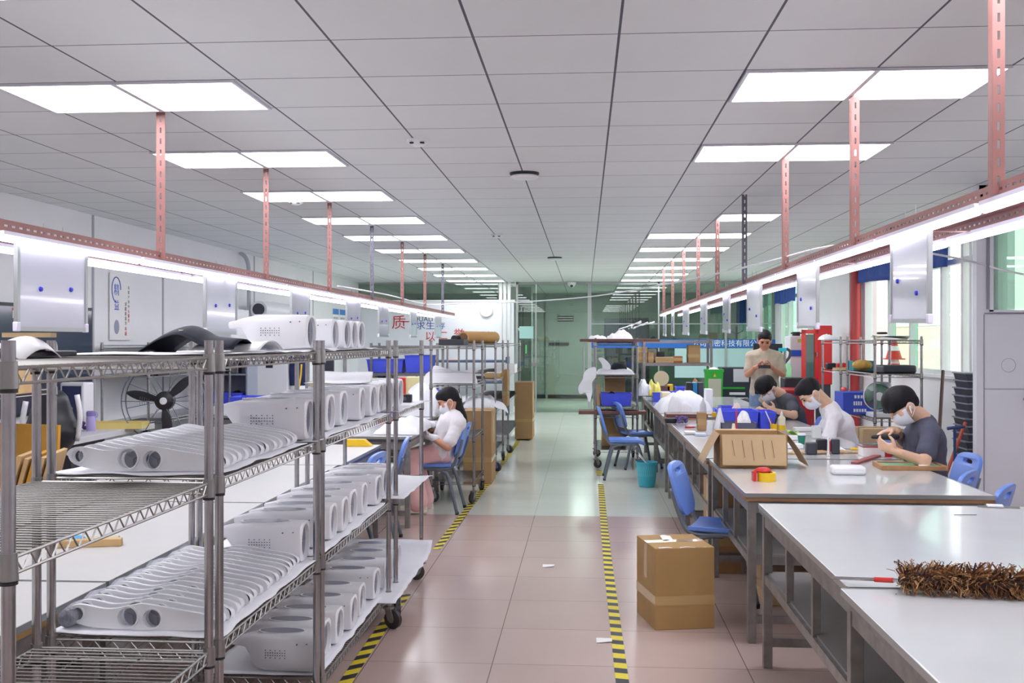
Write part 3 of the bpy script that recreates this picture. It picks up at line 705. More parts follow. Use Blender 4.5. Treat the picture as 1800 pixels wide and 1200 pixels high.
sheet(-1.55, -.98, 5.5, 6.6, RZ[2], 'white foam sheet with a raised corner beside the seated woman', curl=-.02, seed=6)
sheet(-1.55, -1.06, 2.9, 3.9, RZ[3], 'white foam sheet on the bottom shelf of the second rack', seed=7)
sheet(-1.54, -1.06, 4.05, 5.30, RZ[3], 'white foam sheet under the nearer housings on the bottom shelf', seed=8)
sheet(-1.54, -.97, 5.2, 6.5, RZ[3], 'white foam sheet with a curled end on the bottom shelf near the caster', curl=.07, seed=9)
sheet(-1.55, -1.06, 2.95, 3.95, RZ[0], 'white foam sheet under the housings on the top shelf', seed=10)
sheet(-1.5, -1.04, 4.05, 5.2, RZ[0], 'cream foam sheet lying on the top shelf of the third rack', seed=11, wob=.012)
# black and white covers lying on the top shelf
def cover(label, m, pts, yr, x=-1.5, nm='plastic_cover'):
    """bent sheet cover: pts profile along its length in (x,z), yr = (y0,y1)"""
    P = curve_pts([(a, 0, b) for a, b in pts], 5); n = len(P)-1
    mb = MB().grid(lambda a, b: (P[int(a*n+.5)].x, yr[0]+(yr[1]-yr[0])*b*(1-.35*a)+.02*math.sin(a*5), P[int(a*n+.5)].z-.03*(2*b-1)**2), n, 10, .003)
    return solo(nm, mb, m, label, 'cover', smooth=180)
q = [(-1.48, RZ[0]+.015), (-1.44, RZ[0]+.05), (-1.38, RZ[0]+.085), (-1.32, RZ[0]+.10), (-1.27, RZ[0]+.085), (-1.22, RZ[0]+.065), (-1.12, RZ[0]+.055)]
o = cover('glossy black curved plastic cover lying on the top shelf', mat('gloss_black', (34, 36, 50), .6, spec=.15), q, (3.22, 3.55))
vs_ = MB()
for r in range(4):
    for c in range(2): vs_.box((-1.34+.020*r, 3.27+.06*c, RZ[0]+.083-.012*abs(r-1)), (.012, .02, .004), .5)
part('vent_slots', vs_, M_white, o)
cover('white curved plastic cover beside the black cover on the top shelf', M_white, [(-1.30, RZ[0]+.05), (-1.24, RZ[0]+.055), (-1.18, RZ[0]+.05), (-1.12, RZ[0]+.045), (-1.06, RZ[0]+.05)], (3.3, 3.7))
# stuff on the nearest rack top
cover('white and black plastic cover on the top shelf at the left edge', M_white, [(-1.53, RZ[0]+.035), (-1.49, RZ[0]+.055), (-1.44, RZ[0]+.06), (-1.38, RZ[0]+.03)], (2.45, 2.75))
solo('dark_tray', MB().bb(-1.53, -1.40, 2.45, 2.74, RZ[0]+.006, RZ[0]+.022), M_black, 'black flat tray under the white cover at the left edge', 'tray', bevel=.004)
solo('bubble_wrap', MB().tube([(-1.535+.008*math.sin(i*1.3), 2.93+.05*i, RZ[2]+.045+.006*math.sin(i*2.1)) for i in range(20)], [.026+.006*(i % 3) for i in range(20)], 12), mat('bubble_film', (150, 152, 164), .25, 0, .15, 30, .8, 70), 'grey bubble wrap roll behind the thin shells on the third shelf', 'wrap', smooth=180)
solo('paper_box', MB().box((-1.47, 2.62, RZ[0]+.064), (.12, .06, .012), .25), M_card2, 'flattened strip of cardboard on top of the left cover', 'cardboard')
# small things on the left racks
p = at(715, 703, Y=6.35)
r = thing('camera_module', 'small black camera module lying on the white sheet of the fourth rack', 'camera module', (-1.12, 6.35, RZ[1]+.012))
part('body', MB().bb(-.04, .04, -.02, .02, 0, .05).bb(-.055, -.035, -.015, .015, .02, .055), M_black, r, bevel=.004)
part('lens', MB().cyl((0, -.02, .025), (0, -.03, .025), .012, n=14), mat('lens_glass', (90, 92, 100), .1), r)
solo('broken_shell', MB().grid(lambda a, b: (-1.27+.15*a, 5.0+.28*b, RZ[1]+.012+.02*math.sin(a*3)+.01*b), 6, 6, .003), M_dark, 'dark grey tablet-like sheet between the housings and the white sheet', 'sheet', smooth=180)
sheet(-1.45, -1.15, 5.2, 5.5, RZ[1]+.17, 'white foam sheet peaking up behind the housings', wob=.01, curl=.05, seed=21)
# ================================================================ TABLES
M_lam = mat('white_laminate', (203, 205, 207), .16, 0, .03, 3, coat=.3)
M_lamw = mat('worn_white_laminate', (204, 204, 202), .35, 0, .03, 3)
M_edge = mat('brown_edge_band', (158, 116, 84), .6, 0, .15, 10)
M_tan = mat('tan_edge_band', (196, 160, 104), .6, 0, .12, 10)
def work_table(label, x0, x1, y0, y1, zt, group, edge=None, aisle=1, shelf=True, top=None, cross=True, fx=0):
    """steel-legged bench; aisle=+1/-1 tells which long side carries the coloured edge strip"""
    r = thing('work_table', label, 'table', (x0, y0, 0), 0, group); L, D = x1-x0, y1-y0; edge = edge or M_edge; top = top or M_lam
    part('tabletop', MB().bb(0, L, 0, D, zt-.022, zt), top, r, 0, .003)
    part('edge_trim', MB().bb(-.004, 0, 0, D, zt-.02, zt+.001).bb(L, L+.004, 0, D, zt-.02, zt+.001).bb(0, L, -.004, 0, zt-.02, zt+.001).bb(0, L, D, D+.004, zt-.02, zt+.001), M_alu, r, 0)
    part('edge_strip', MB().bb(.0, .012, .0, D, zt-.04, zt-.022).bb(L-.012, L, 0, D, zt-.04, zt-.022).bb(.012, L-.012, 0, .012, zt-.04, zt-.022).bb(.012, L-.012, D-.012, D, zt-.04, zt-.022), edge, r, 0)
    w = .042; xs = (.012+w/2, L-.012-w/2); ys = (.012+w/2, D-.012-w/2)
    for x in xs:
        for y in ys: part('leg', MB().bb(x-w/2, x+w/2, y-w/2, y+w/2, .0, zt-.04), M_dull, r, 0, .003)
    m = MB()
    for x in xs: m.bb(x-.016, x+.016, ys[0], ys[1], zt-.10, zt-.04)
    for y in ys: m.bb(xs[0], xs[1], y-.016, y+.016, zt-.10, zt-.04)
    part('apron', m, M_dull, r, 0)
    m = MB()
    for x in (xs[0], xs[0]+.6*L): m.bb(x-.016, x+.016, ys[0], ys[1], .40, .44)
    for y in ys:
        m.bb(xs[0], xs[1], y-.016, y+.016, .40, .44)
        if cross: m.bb(xs[0], xs[1], y-.014, y+.014, .10, .14)
    part('lower_rail', m, M_dull, r, 0)
    if shelf: part('lower_shelf', MB().bb(xs[0], xs[0]+.6*L, ys[0], ys[1], .44, .45), mat('shelf_board', (150, 148, 146), .5, .3), r, 0)
    for y in (D*.36, D*.66): part('mid_post', MB().bb(xs[0]-.015, xs[0]+.015, y-.015, y+.015, .44, zt-.10), M_dull, r, 0)
    return r
ZR, ZL = .765, .72
G = 'benches in the right row'
work_table('white topped steel bench with the feather duster, nearest the camera', .80, 2.03, 1.55, 3.26, ZR, G, M_dull)
work_table('empty white topped steel bench, second from the camera on the right', .825, 2.05, 3.29, 4.93, ZR, G, M_dull)
work_table('white topped steel bench carrying the open carton, third from the camera on the right', .815, 2.04, 5.26, 6.78, ZR, G)
work_table('cluttered white topped bench in front of the man in the white shirt', .80, 2.04, 6.82, 8.45, ZR, G)
work_table('cluttered white topped bench in front of the man in the grey shirt', .80, 2.04, 8.49, 10.1, ZR, G)
work_table('white topped bench heaped with foam sheets beyond the brown board', .80, 2.04, 10.45, 12.1, ZR, G)
work_table('white topped bench with blue bins, farthest in the right row', .80, 2.04, 12.15, 14.2, ZR, G)
G = 'benches in the left row'
work_table('white bench with tan wooden edge behind the nearest rack', -2.86, -1.62, 1.5, 3.36, ZL, G, M_tan, top=M_lamw, shelf=False)
work_table('white bench with tan wooden edge behind the second rack', -2.86, -1.62, 3.38, 5.06, ZL, G, M_tan, top=M_lamw, shelf=False)
work_table('white bench with tan wooden edge behind the third rack', -2.86, -1.62, 5.08, 6.62, ZL, G, M_tan, top=M_lamw, shelf=False)
work_table('white bench with dark blue edge behind the fourth rack', -2.86, -1.60, 6.64, 7.95, ZL, G, mat('navy_edge', (52, 62, 120), .5), top=M_lamw, shelf=False)
work_table('white bench the seated woman works at', -2.75, -1.42, 8.3, 10.0, .75, G, M_dark, shelf=False)
work_table('white bench heaped with foam sheets beyond the seated woman', -2.85, -1.55, 10.2, 12.0, .75, G, M_dark, shelf=False)
work_table('white bench with blue bins at the far left', -2.85, -1.55, 12.1, 14.4, .75, G, M_dark, shelf=False)
# ================================================================ CHAIRS
def make_chair():
    """faces +x; origin on the floor under the seat centre"""
    r = thing('plastic_chair', 'x', 'chair')
    W = .40
    def seat(a, b):
        x = -.19+.39*a; y = (b-.5)*W*(1-.10*(1-a)); e = abs(b-.5)*2
        z = .435-.014*math.sin(a*PI)*(1-e**3)+.012*e**4-.03*max(0, a-.85)/.15*(1 if a > .85 else 0)
        return (x, y, z)
    part('seat', MB().grid(seat, 12, 12, .03), M_chairblue, r, 60, .006)
    # backrest: rounded panel with a grip slot, slightly bent
    out = smooth_poly([(-.165, .53), (-.18, .6), (-.185, .70), (-.165, .765), (-.1, .79), (0, .795), (.1, .79), (.165, .765), (.185, .70), (.18, .6), (.165, .53), (.11, .50), (0, .495), (-.11, .50)], 4)
    slot = smooth_poly([(-.075, .745), (-.05, .765), (.05, .765), (.075, .745), (.05, .728), (-.05, .728)], 3)
    me = plate('backrest', out, [slot], .016, M_chairblue, lambda x, y, d: (-.225-(y-.5)*.30+d-.10*x*x*-6*.35, x, y), .006)
    me.shade_smooth(); me.set_sharp_from_angle(angle=.9); link('backrest', me, r)
    for s in (-1, 1):
        y = s*.165
        # side frame: back upright bends into the rear leg; front leg loops under the seat
        part('back_post', MB().tube(curve_pts([(-.288, y, .66), (-.245, y, .52), (-.185, y, .41), (-.06, y, .395), (.02, y, .395)], 5), .0155, 10), M_legs, r, 180)
        part('leg', MB().tube(curve_pts([(-.04, y, .395), (-.12, y, .375), (-.16, y, .33), (-.21, y*1.12, .15), (-.245, y*1.18, .012)], 5), .0155, 10), M_legs, r, 180)
        part('leg', MB().tube(curve_pts([(-.06, y, .40), (.08, y, .40), (.13, y, .37), (.165, y*1.04, .25), (.215, y*1.15, .012)], 5), .0155, 10), M_legs, r, 180)
        for x in (-.245, .215): part('foot_cap', MB().cyl((x, s*.165*1.16, 0), (x, s*.165*1.16, .025), .016, n=10), M_rubber, r)
    for x in (-.06, .1): part('cross_bar', MB().cyl((x, -.165, .395), (x, .165, .395), .01, n=8), M_legs, r)
    return r
chair0 = None
def chair(x, y, rz, label):
    global chair0
    if chair0 is None: chair0 = make_chair(); o = chair0
    else: o = copy_tree(chair0)
    o.location = (x, y, 0); o.rotation_euler = (0, 0, rz); o['label'] = label; o['group'] = 'blue plastic chairs'
    return o
chair(.84, 6.22, -.30, 'blue plastic chair with grey legs beside the carton on the floor')
chair(.46, 11.5, .0, 'blue plastic chair with grey legs beside the turquoise waste bin')
chair(.66, 12.5, .3, 'blue plastic chair tucked in behind the one by the waste bin')
chair(-1.36, 9.2, PI-.06, 'blue plastic chair the woman sits on')
q = at(690, 771, z=.79); chair(q.x-.2, q.y, PI+.1, 'pale blue plastic chair pushed under the dark edged left bench')
q = at(640, 796, z=.79); chair(q.x-.2, q.y, PI-.1, 'pale blue plastic chair behind the fourth rack')
chair(1.93, 6.16, PI-.6, 'blue plastic chair whose back shows past the corner of the third bench')
chair(1.91, 5.60, PI-.6, 'blue plastic chair nearest the camera at the right edge of the empty bench')
chair(2.22, 6.9, PI+.05, 'blue plastic chair under the man in the dark tee working with a heat tool')
chair(2.27, 8.85, PI, 'blue plastic chair under the man in the white tee')
chair(2.12, 10.15, PI+.4, 'blue plastic chair with a raised back between the two masked men')
# ================================================================ CARTONS AND THINGS ON THE RIGHT
M_tape = mat('packing_tape', (190, 160, 110), .2, coat=.4)
def carton(label, c, d, rz=0, m=None, group=None, tape=True):
    r = thing('cardboard_box', label, 'box', (c[0], c[1], c[2]), rz, group); w, l, h = d
    part('body', MB().bb(-w/2, w/2, -l/2, l/2, 0, h), m or M_card, r, 0, .004)
    if tape:
        part('tape', MB().bb(-w/2-.001, w/2+.001, -.03, .03, h*.55, h+.0012).bb(-w/2-.0012, w/2+.0012, -l/2-.0012, l/2+.0012, h*.30, h*.30+.05), M_tape, r, 0)
        part('flap_seam', MB().bb(-w/2+.004, w/2-.004, -.002, .002, h, h+.0016), mat('seam_dark', (110, 84, 54), .8), r, 0)
    return r
r = carton('brown carton sealed with clear tape standing on the pink floor', (.493, 5.694, 0), (.327, .38, .435), .21, mat('carton_ochre', (172, 138, 88), .75, 0, .08, 4))
part('torn_label', MB().grid(lambda a, b: (-.06+.06*a+.02*b, .02+.13*b, .438+.003*math.sin(a*5)), 4, 4, .001), M_paper, r)
part('torn_edge', MB().grid(lambda a, b: (-.14+.26*a, -.185-.004*math.sin(a*20)+.02*b*(1-a), .436+.002*math.sin(a*13)), 14, 2, .001), M_paper, r)
# open carton on the third bench
def open_carton(label, c, d, rz):
    r = thing('open_carton', label, 'box', c, rz); w, l, h = d; t = .005
    m = MB().bb(-w/2, w/2, -l/2, l/2, 0, t).bb(-w/2, w/2, -l/2, -l/2+t, 0, h).bb(-w/2, w/2, l/2-t, l/2, 0, h).bb(-w/2, -w/2+t, -l/2, l/2, 0, h).bb(w/2-t, w/2, -l/2, l/2, 0, h)
    part('body', m, M_card, r, 0, .002)
    def flap(p, q, out, lab=None, droop=.4):
        p, q, out = Vector(p), Vector(q), Vector(out); n = 8
        f = lambda a, b: p+(q-p)*a+out*b+Vector((0, 0, -droop*b*b*.06))
        part('flap', MB().grid(f, 8, n, .004), M_card2, r, 30, label=lab)
    flap((-w/2+.012, -l/2-.002, h), (w/2-.012, -l/2-.002, h), (0, -.035, -.155), 'front flap with dark scratches')
    flap((-w/2-.002, -l/2+.01, h), (-w/2-.002, l/2-.01, h), (-.10, -.03, -.15))
    flap((w/2+.002, -l/2+.01, h), (w/2+.002, l/2-.01, h), (.12, -.03, -.13), None, .9)
    flap((-w/2+.012, l/2-.004, h), (w/2-.012, l/2-.004, h), (0, .10, .02))
    sc_ = MB()
    for x, k in ((-.13, .045), (-.07, .05), (-.015, .06), (.05, .055), (.105, .05)):
        sc_.tube([(x, -l/2-.012, h-.035), (x+.006, -l/2-.012-.014, h-.035-k), (x+.012, -l/2-.040, h-.045-k*1.8)], .0016, 5)
    part('scratch', sc_, mat('scratch_dark', (126, 98, 66), .8), r)
    return r
open_carton('open brown carton with its flaps hanging out, standing on the third right bench', (1.02, 6.44, ZR), (.405, .30, .205), .0)
carton('tall brown carton under the third right bench', (.93, 7.05, 0), (.20, .42, .60), 0, M_card)
carton('flat brown carton on the floor beneath the third right bench', (1.25, 6.2, .0), (.4, .3, .2), .1, M_card2)
# on the third bench
p = at(1343, 845, z=ZR)
r = thing('tape_dispenser', 'red and yellow tape dispenser on the third right bench', 'tape dispenser', (p.x, p.y, ZR), .05)
part('yellow_roll', MB().lathe([(.036, 0), (.050, 0), (.050, .048), (.036, .048), (.036, 0)], (.014, 0, 0), 28), M_yellow, r)
part('red_guard', MB().bb(-.062, -.045, -.024, .026, 0, .052).tube(curve_pts([(-.055, 0, .045), (-.03, 0, .062), (.01, .0, .064), (.035, 0, .052)], 5), .012, 8).lathe([(0, .048), (.03, .05), (.036, .056), (.03, .066), (0, .068)], (.0, 0, 0), 18, sx=1.2), M_red, r, 50)
p = at(1490, 833, z=ZR)
solo('charger_case', MB().bb(-.095, .095, -.06, .06, 0, .05), M_white, 'white rounded plastic case lying on the third right bench', 'case', (p.x, p.y, ZR), -.06, bevel=.016)
p = at(1330, 820, z=ZR); solo('phone', MB().bb(-.045, .045, -.022, .022, 0, .012), mat('cream_plastic', (236, 226, 200), .4), 'small cream tray in front of the open carton', 'tray', (p.x, p.y-.02, ZR), 0, bevel=.004)
p = at(1607, 826, z=ZR)
r = thing('wooden_tray', 'shallow wooden tray with a green mat at the corner of the third right bench', 'tray', (p.x, p.y+.09, ZR), -.03)
part('rim', MB().bb(-.17, .17, -.12, -.1, 0, .028).bb(-.17, .17, .1, .12, 0, .028).bb(-.19, -.17, -.12, .12, 0, .028).bb(.17, .19, -.12, .12, 0, .028), mat('tray_wood', (176, 132, 88), .5, 0, .15, 12), r, 0, .003)
part('green_mat', MB().bb(-.17, .17, -.1, .1, .0, .02), mat('cutting_mat', (142, 190, 150), .6), r, 0)
part('paper', MB().grid(lambda a, b: (.04+.12*a, -.08+.16*b, .022+.006*math.sin(a*4+b*3)), 5, 5, .001), M_paper, r)
p = at(1500, 843-10, z=ZR)
a, b = at(1502, 816, z=ZR), at(1560, 797, z=ZR)
solo('red_ruler', MB().bar(a+Vector((0, 0, .008)), b+Vector((0, 0, .008)), .045, .012), mat('dull_red', (166, 84, 84), .5), 'dull red bar lying askew in front of the white and red box', 'bar', smooth=0)
p = at(1545, 803, z=ZR)
r = thing('tin_box', 'white and red box with a metal rim by the hands of the slate tee man', 'box', (p.x-.01, p.y+.06, ZR), .0)
part('body', MB().bb(-.095, .05, -.06, .06, 0, .075), M_paper, r, 0, .004); part('red_side', MB().bb(.05, .095, -.06, .06, 0, .075).bb(-.096, .096, -.061, .061, .062, .07), mat('tin_red', (190, 40, 50), .4), r, 0)
part('lid', MB().bb(-.10, .10, -.065, .065, .075, .083), M_steel, r, 0, .003)
# brown wrapped strip along the far edge of the third bench
a, b = at(1385, 799, z=ZR), at(1518, 797, z=ZR)
solo('wrapped_strip', MB().grid(lambda s, t: (a.x+(b.x-a.x)*s, a.y+(b.y-a.y)*s+.03+.05*(t-.5), ZR+.012+.014*abs(math.sin(s*11))*(1-abs(2*t-1))+.006*noise.noise((s*20, t*4, 0))), 50, 6, .008), M_card2, 'crumpled strip of brown paper along the far edge of the third bench', 'paper', smooth=60)
# duster on the nearest bench
M_fea = mat('feather_brown', (128, 84, 52), .8, 0, .5, 60)
M_fea2 = mat('feather_dark', (60, 40, 34), .8, 0, .3, 60); M_fea3 = mat('feather_tan', (176, 134, 88), .8, 0, .3, 60)
a, b = at(1462, 1015, z=ZR+.01), at(1600, 1021, z=ZR+.03); ax = (b-a).normalized(); c0 = at(1580, 1020, z=ZR+.035)
r = thing('feather_duster', 'brown feather duster lying on the nearest right bench', 'duster', (c0.x, c0.y, ZR))
org = Vector((c0.x, c0.y, ZR)); loc = lambda q: Vector(q)-org
dirv = Vector((.42, -.06, 0)).normalized()
part('handle', MB().cyl(loc(a), loc(c0), .005, .006, 10), M_steel, r)
part('red_grip', MB().cyl(loc(a)+(loc(c0)-loc(a))*.65, loc(a)+(loc(c0)-loc(a))*.92, .008, n=10), M_red, r)
core = MB(); core.tube([Vector((0, 0, .035))+dirv*(t*.62)+Vector((0, 0, .004*math.sin(t*9))) for t in [i/12 for i in range(13)]], [.012]+[.028]*11+[.02], 10)
part('core', core, M_fea2, r, 180)
fm = [MB(), MB(), MB()]; sd = Vector((-dirv.y, dirv.x, 0))
for i in range(2400):
    t = random.random()*.62; an = random.uniform(-1.1, PI+1.1); l = random.uniform(.04, .095); base = Vector((0, 0, .038))+dirv*t
    rad = sd*math.cos(an)+Vector((0, 0, 1))*math.sin(an); g = rad*l*.75+dirv*random.uniform(-.5, .9)*l*.7
    q = base+rad*.012; m_ = base+g*.6+Vector((0, 0, .006)); e = base+g+dirv*random.uniform(-.02, .02)+Vector((0, 0, -.012))
    e.z = max(e.z, .004); m_.z = max(m_.z, .005); wv = g.cross(Vector((random.random(), random.random(), random.random()))).normalized()*random.uniform(.0012, .0034)
    m2 = m_.lerp(e, .55)+rad*.012+dirv*random.uniform(-.012, .012); m2.z = max(m2.z, .004)
    fm[random.choice((0, 0, 1, 2, 2))].add([q-wv*.5, q+wv*.5, m_+wv, m_-wv, m2+wv*.7, m2-wv*.7, e], [(0, 1, 2, 3), (3, 2, 4, 5), (5, 4, 6)])
for k, (m_, n_) in enumerate(((M_fea, 'feathers'), (M_fea2, 'feathers'), (M_fea3, 'feathers'))):
    o = part(n_, fm[k], m_, r, 0); o['kind'] = 'stuff'
p = at(1755, 892, z=ZR)
r = thing('cutter', 'thin white cutter lying at the far corner of the second right bench', 'cutter', (p.x, p.y, ZR), -.2)
part('blade', MB().bb(-.09, .09, -.012, .012, 0, .006), M_steel, r, 0); part('handle', MB().bb(-.05, .02, -.02, .02, .004, .014), M_white, r, 0, .003)
solo('hair_tie', MB().tube([(1.63+.05*i, 4.66+.008*math.sin(i), ZR+.003) for i in range(3)], .0015, 5), M_black, 'tiny dark wire on the second right bench', 'wire')
# turquoise waste bin
p = at(1138, 857, z=0)
r = thing('waste_bin', 'turquoise mesh waste bin on the floor beside the blue chair', 'waste bin', (p.x, p.y+.09, 0))
M_turq = mat('turquoise_plastic', (66, 176, 200), .4)
bw = MB().lathe([(0, .003), (.082, .003), (.088, .02), (.112, .25), (.118, .25), (.116, .262), (.108, .262), (.08, .012), (0, .01)], n=28); part('body', bw, M_turq, r, 50)
lt = MB()
for k in range(28):
    a = 2*PI*k/28
    for s in (-1, 1): lt.tube([((.085+.026*t)*math.cos(a+s*t*.35), (.085+.026*t)*math.sin(a+s*t*.35), .03+.2*t) for t in (0, .5, 1)], .0022, 4)
part('lattice', lt, mat('turquoise_rib', (110, 206, 220), .4), r, 180)
part('crumpled_paper', MB().grid(lambda a, b: (-.085+.10*a, -.03+.06*b, .22+.13*(1-a)*(.8+.2*b)+.01*math.sin(b*8)), 6, 6, .002), M_paper, r, 180)
# ================================================================ LEFT BACKGROUND
def ext(u0, v0, u1, v1, Y):
    """x0, x1, z0, z1 of a photo rectangle standing at depth Y"""
    a, b = at(u0, v1, Y=Y), at(u1, v0, Y=Y); return a.x, b.x, a.z, b.z
def pbox(name, rect, Y, dep, m, label, cat, bevel=.004, group=None, z0=None):
    x0, x1, a, b = ext(*rect, Y)
    if z0 is not None: a = z0
    return solo(name, MB().bb(x0, x1, Y, Y+dep, a, b), m, label, cat, group=group, bevel=bevel)
def pcarton(rect, Y, dep, label, m=None, z0=None, group=None):
    x0, x1, a, b = ext(*rect, Y); a = a if z0 is None else z0
    return carton(label, ((x0+x1)/2, Y+dep/2, a), (x1-x0, dep, b-a), 0, m, group)
def crate(label, x0, x1, y0, y1, z0, h, m=None, group='blue plastic bins', fill=None, name='storage_bin'):
    r = thing(name, label, 'bin', ((x0+x1)/2, (y0+y1)/2, z0), 0, group); w, l = x1-x0, y1-y0; t = .004
    def ring(k, z): return [Vector((sx*w/2*k, sy*l/2*k, z)) for sx, sy in ((-1, -1), (1, -1), (1, 1), (-1, 1))]
    mb = MB().loft([ring(.90, .0), ring(.99, h-.01), ring(1.03, h-.01), ring(1.03, h), ring(.97, h), ring(.88, .006)], cap=True)
    part('body', mb, m or M_blue, r, 0)
    part('label_holder', MB().bb(-.03, .03, -l/2*.97-.004, -l/2*.95, h*.45, h*.7), m or M_blue, r, 0)
    if fill: part('contents', MB().grid(lambda a, b: ((a-.5)*w*.86, (b-.5)*l*.86, h*.55+.8*h*max(0, noise.noise((a*3+x0*5, b*3, y0)))), 9, 9, .002), fill, r, 180)
    return r
yr = lambda u, X=-1.05: at(u, 600, X=X).y
G2 = 'chrome wire racks along the left of the aisle'
for (a, b, lab, x0) in ((833, 848, 'chrome wire rack on casters right behind the seated woman', -1.46), (871, 884, 'chrome wire rack on casters holding cartons, next but one behind the woman', -1.62), (893, 914, 'chrome wire rack on casters at the far end beside the glass door', -1.62)):
    wire_rack(lab, x0, -1.05, yr(a), yr(b), [1.49, 1.12, .62, .2] if a == 833 else [1.49, 1.08, .72, .24], 1.54, G2, truss=False, wires=True, solid=(0, 1, 2, 3))
FOAM_Z = {'beyond the woman': .752, 'shelf behind the woman': .728, 'far left': .752, 'under the woman': .752, 'pale grey film on top': 1.515, 'rolled sheets': 1.515, 'middle shelf of the rack right': 1.125,
          'clear plastic bag': .84, 'yellow plastic bag': .84, 'brown crumpled': .767, 'big heap': .767, 'crumpled white film': .767, 'sticking out of the grey box': .80, 'pale pink tissue': .767, 'white towel': .767, 'bundle of papers': 1.545}
def foam(label, rect, Y, dep, seed, m=None, droop=0, th=.003):
    x0, x1, a, b = ext(*rect, Y)
    for k, z in FOAM_Z.items():
        if k in label: b = max(b, z+.03); a = z
    def f(s, t):
        w_ = noise.noise((s*7+seed, t*6, 2.3))
        n = noise.noise((s*2.2+seed, t*2.2, seed*.7)); m_ = max(0, math.sin(s*PI))**.3*max(0, math.sin(t*PI))**.3
        return (x0+(x1-x0)*s, Y+dep*t, a+.004+(b-a)*max(0, min(1, m_*(.72+.35*n+.16*w_)))-droop*max(0, s-.8)*5*(1-t))
    return solo('foam_sheet', MB().grid(f, 22, 14, th), m or M_sheet, label, 'sheet', smooth=180)
def standing_foam(label, outline, Y, lean, m=None, name='foam_sheet'):
    """crumpled upright sheet traced in pixels, leaning back by lean and bent"""
    pts = [at(u, v, Y=Y) for u, v in outline]; zb = min(p.z for p in pts); xm = sum(p.x for p in pts)/len(pts)
    me = plate(name, smooth_poly([(p.x, p.z) for p in pts], 4), [], .006, m or M_sheet, lambda x, y, d: (x, Y+(y-zb)*lean+.5*(x-xm)**2+.03*noise.noise((x*5, y*5, Y))+d, y), .001)
    o = link(name, me); return tag(o, label, 'sheet')
standing_foam('large white foam sheet standing on the rack behind the seated woman', [(748, 676), (745, 660), (757, 650), (762, 643), (785, 648), (812, 653), (828, 647), (834, 660), (838, 673), (830, 677), (790, 677)], 9.85, .5)
standing_foam('white foam scrap beside the blue bins behind the woman', [(718, 690), (722, 682), (735, 673), (748, 668), (745, 682), (735, 692)], 11.2, .2)
foam('white foam sheets piled on the bench beyond the woman', (690, 672, 770, 716), 10.5, 1.0, 2)
foam('white foam sheet spread on the low shelf behind the woman', (812, 690, 868, 728), yr(872), .6, 5)
standing_foam('thin white foam offcut drooping off the far rack shelf', [(862, 705), (880, 706), (890, 716), (893, 726), (886, 720), (872, 716)], 12.0, .1)
foam('white film draped over the bench at the far left', (570, 668, 650, 700), 11.0, .9, 8)
pcarton((814, 722, 864, 785), yr(855), .5, 'brown carton standing on the floor behind the woman\'s rack', z0=.0)
pcarton((905, 672, 936, 752), yr(908), .6, 'big brown carton at the end of the far left rack', z0=.02)
pcarton((852, 657, 880, 676), yr(873), .4, 'brown carton on the middle shelf of the rack holding cartons', z0=1.084)
pcarton((884, 650, 892, 690), yr(878), .35, 'tall narrow carton at the side of the rack holding cartons', z0=.725)
crate('blue bin on the floor under the rack holding cartons', -1.38, -1.10, yr(866), yr(866)+.35, 0.0, .24)
r = thing('paper_roll', 'roll of brown paper lying on top of the rack holding cartons', 'roll', (-1.4, yr(872), 1.505), 0)
q = yr(872)
part('roll', MB().tube([(-.05, .1, .07), (.25, .9, .07)], .075, 18), mat('kraft_roll', (196, 150, 84), .6), r, 60); part('end_face', MB().tube([(-.052, .092, .07), (-.05, .1, .07)], [.055, .055], 18), mat('kraft_dark', (120, 90, 64), .8), r, 60)
solo('black_cover', MB().tube([(-1.56, q+.05, 1.555), (-1.40, q+.35, 1.56)], [.045, .055], 14), M_black, 'black rolled sheet beside the roll of brown paper', 'roll', smooth=60)
pbox('tray', (771, 596, 815, 600), yr(835)+.1, .4, M_dark, 'flat dark tray on the top shelf of the rack behind the woman', 'tray', z0=1.495)
pbox('foam_block', (870, 640, 905, 646), yr(895), .5, M_paper, 'stack of white paper on the middle shelf of the far left rack', 'paper', z0=1.084)
# shelving with blue bins behind the left benches
def steel_shelf(label, x0, x1, y0, y1, zs, top, m=None, group=None):
    r = thing('steel_shelf', label, 'shelf', (x0, y0, 0), 0, group); L, D = x1-x0, y1-y0; m = m or M_steel
    for x in (0, L):
        for y in (0, D): part('post', MB().bb(x-.018, x+.018, y-.018, y+.018, 0, top), m, r, 0)
    for z in zs: part('shelf', MB().bb(-.01, L+.01, -.01, D+.01, z-.04, z).bb(0, L, 0, D, z-.045, z-.035), m, r, 0)
    return r
steel_shelf('grey steel shelving with cartons and blue bins against the far left', -3.2, -2.2, 15.2, 15.8, [.25, .78, 1.05, 1.46], 1.5)
x0, x1, a, b = ext(615, 634, 700, 650, 15.0)
crate('long blue bin on the shelving behind the left benches', -3.28, -2.72, 15.22, 15.75, 1.055, .2); crate('deep blue bin with a hook on the shelving behind the left benches', -2.70, -2.30, 15.22, 15.75, 1.055, .26)
crate('long low blue bin on the far left bench', -2.7, -1.9, 13.4, 13.8, .752, .12); crate('blue bin under white foam on the bench beyond the woman', -2.5, -1.9, 11.3, 11.65, .752, .11)
for i, (u0, u1, v0, mm, lab) in enumerate(((626, 648, 657, M_card, 'brown carton with a white sticker on the left shelving'), (652, 664, 662, M_card2, 'light carton on the left shelving'), (664, 676, 655, M_dark, 'dark toner box on the left shelving'), (677, 690, 660, mat('sand_card', (190, 176, 150), .8), 'sand coloured box on the left shelving'))):
    pcarton((u0, v0, u1, 672), 15.3, .35, lab, mm, z0=.785)
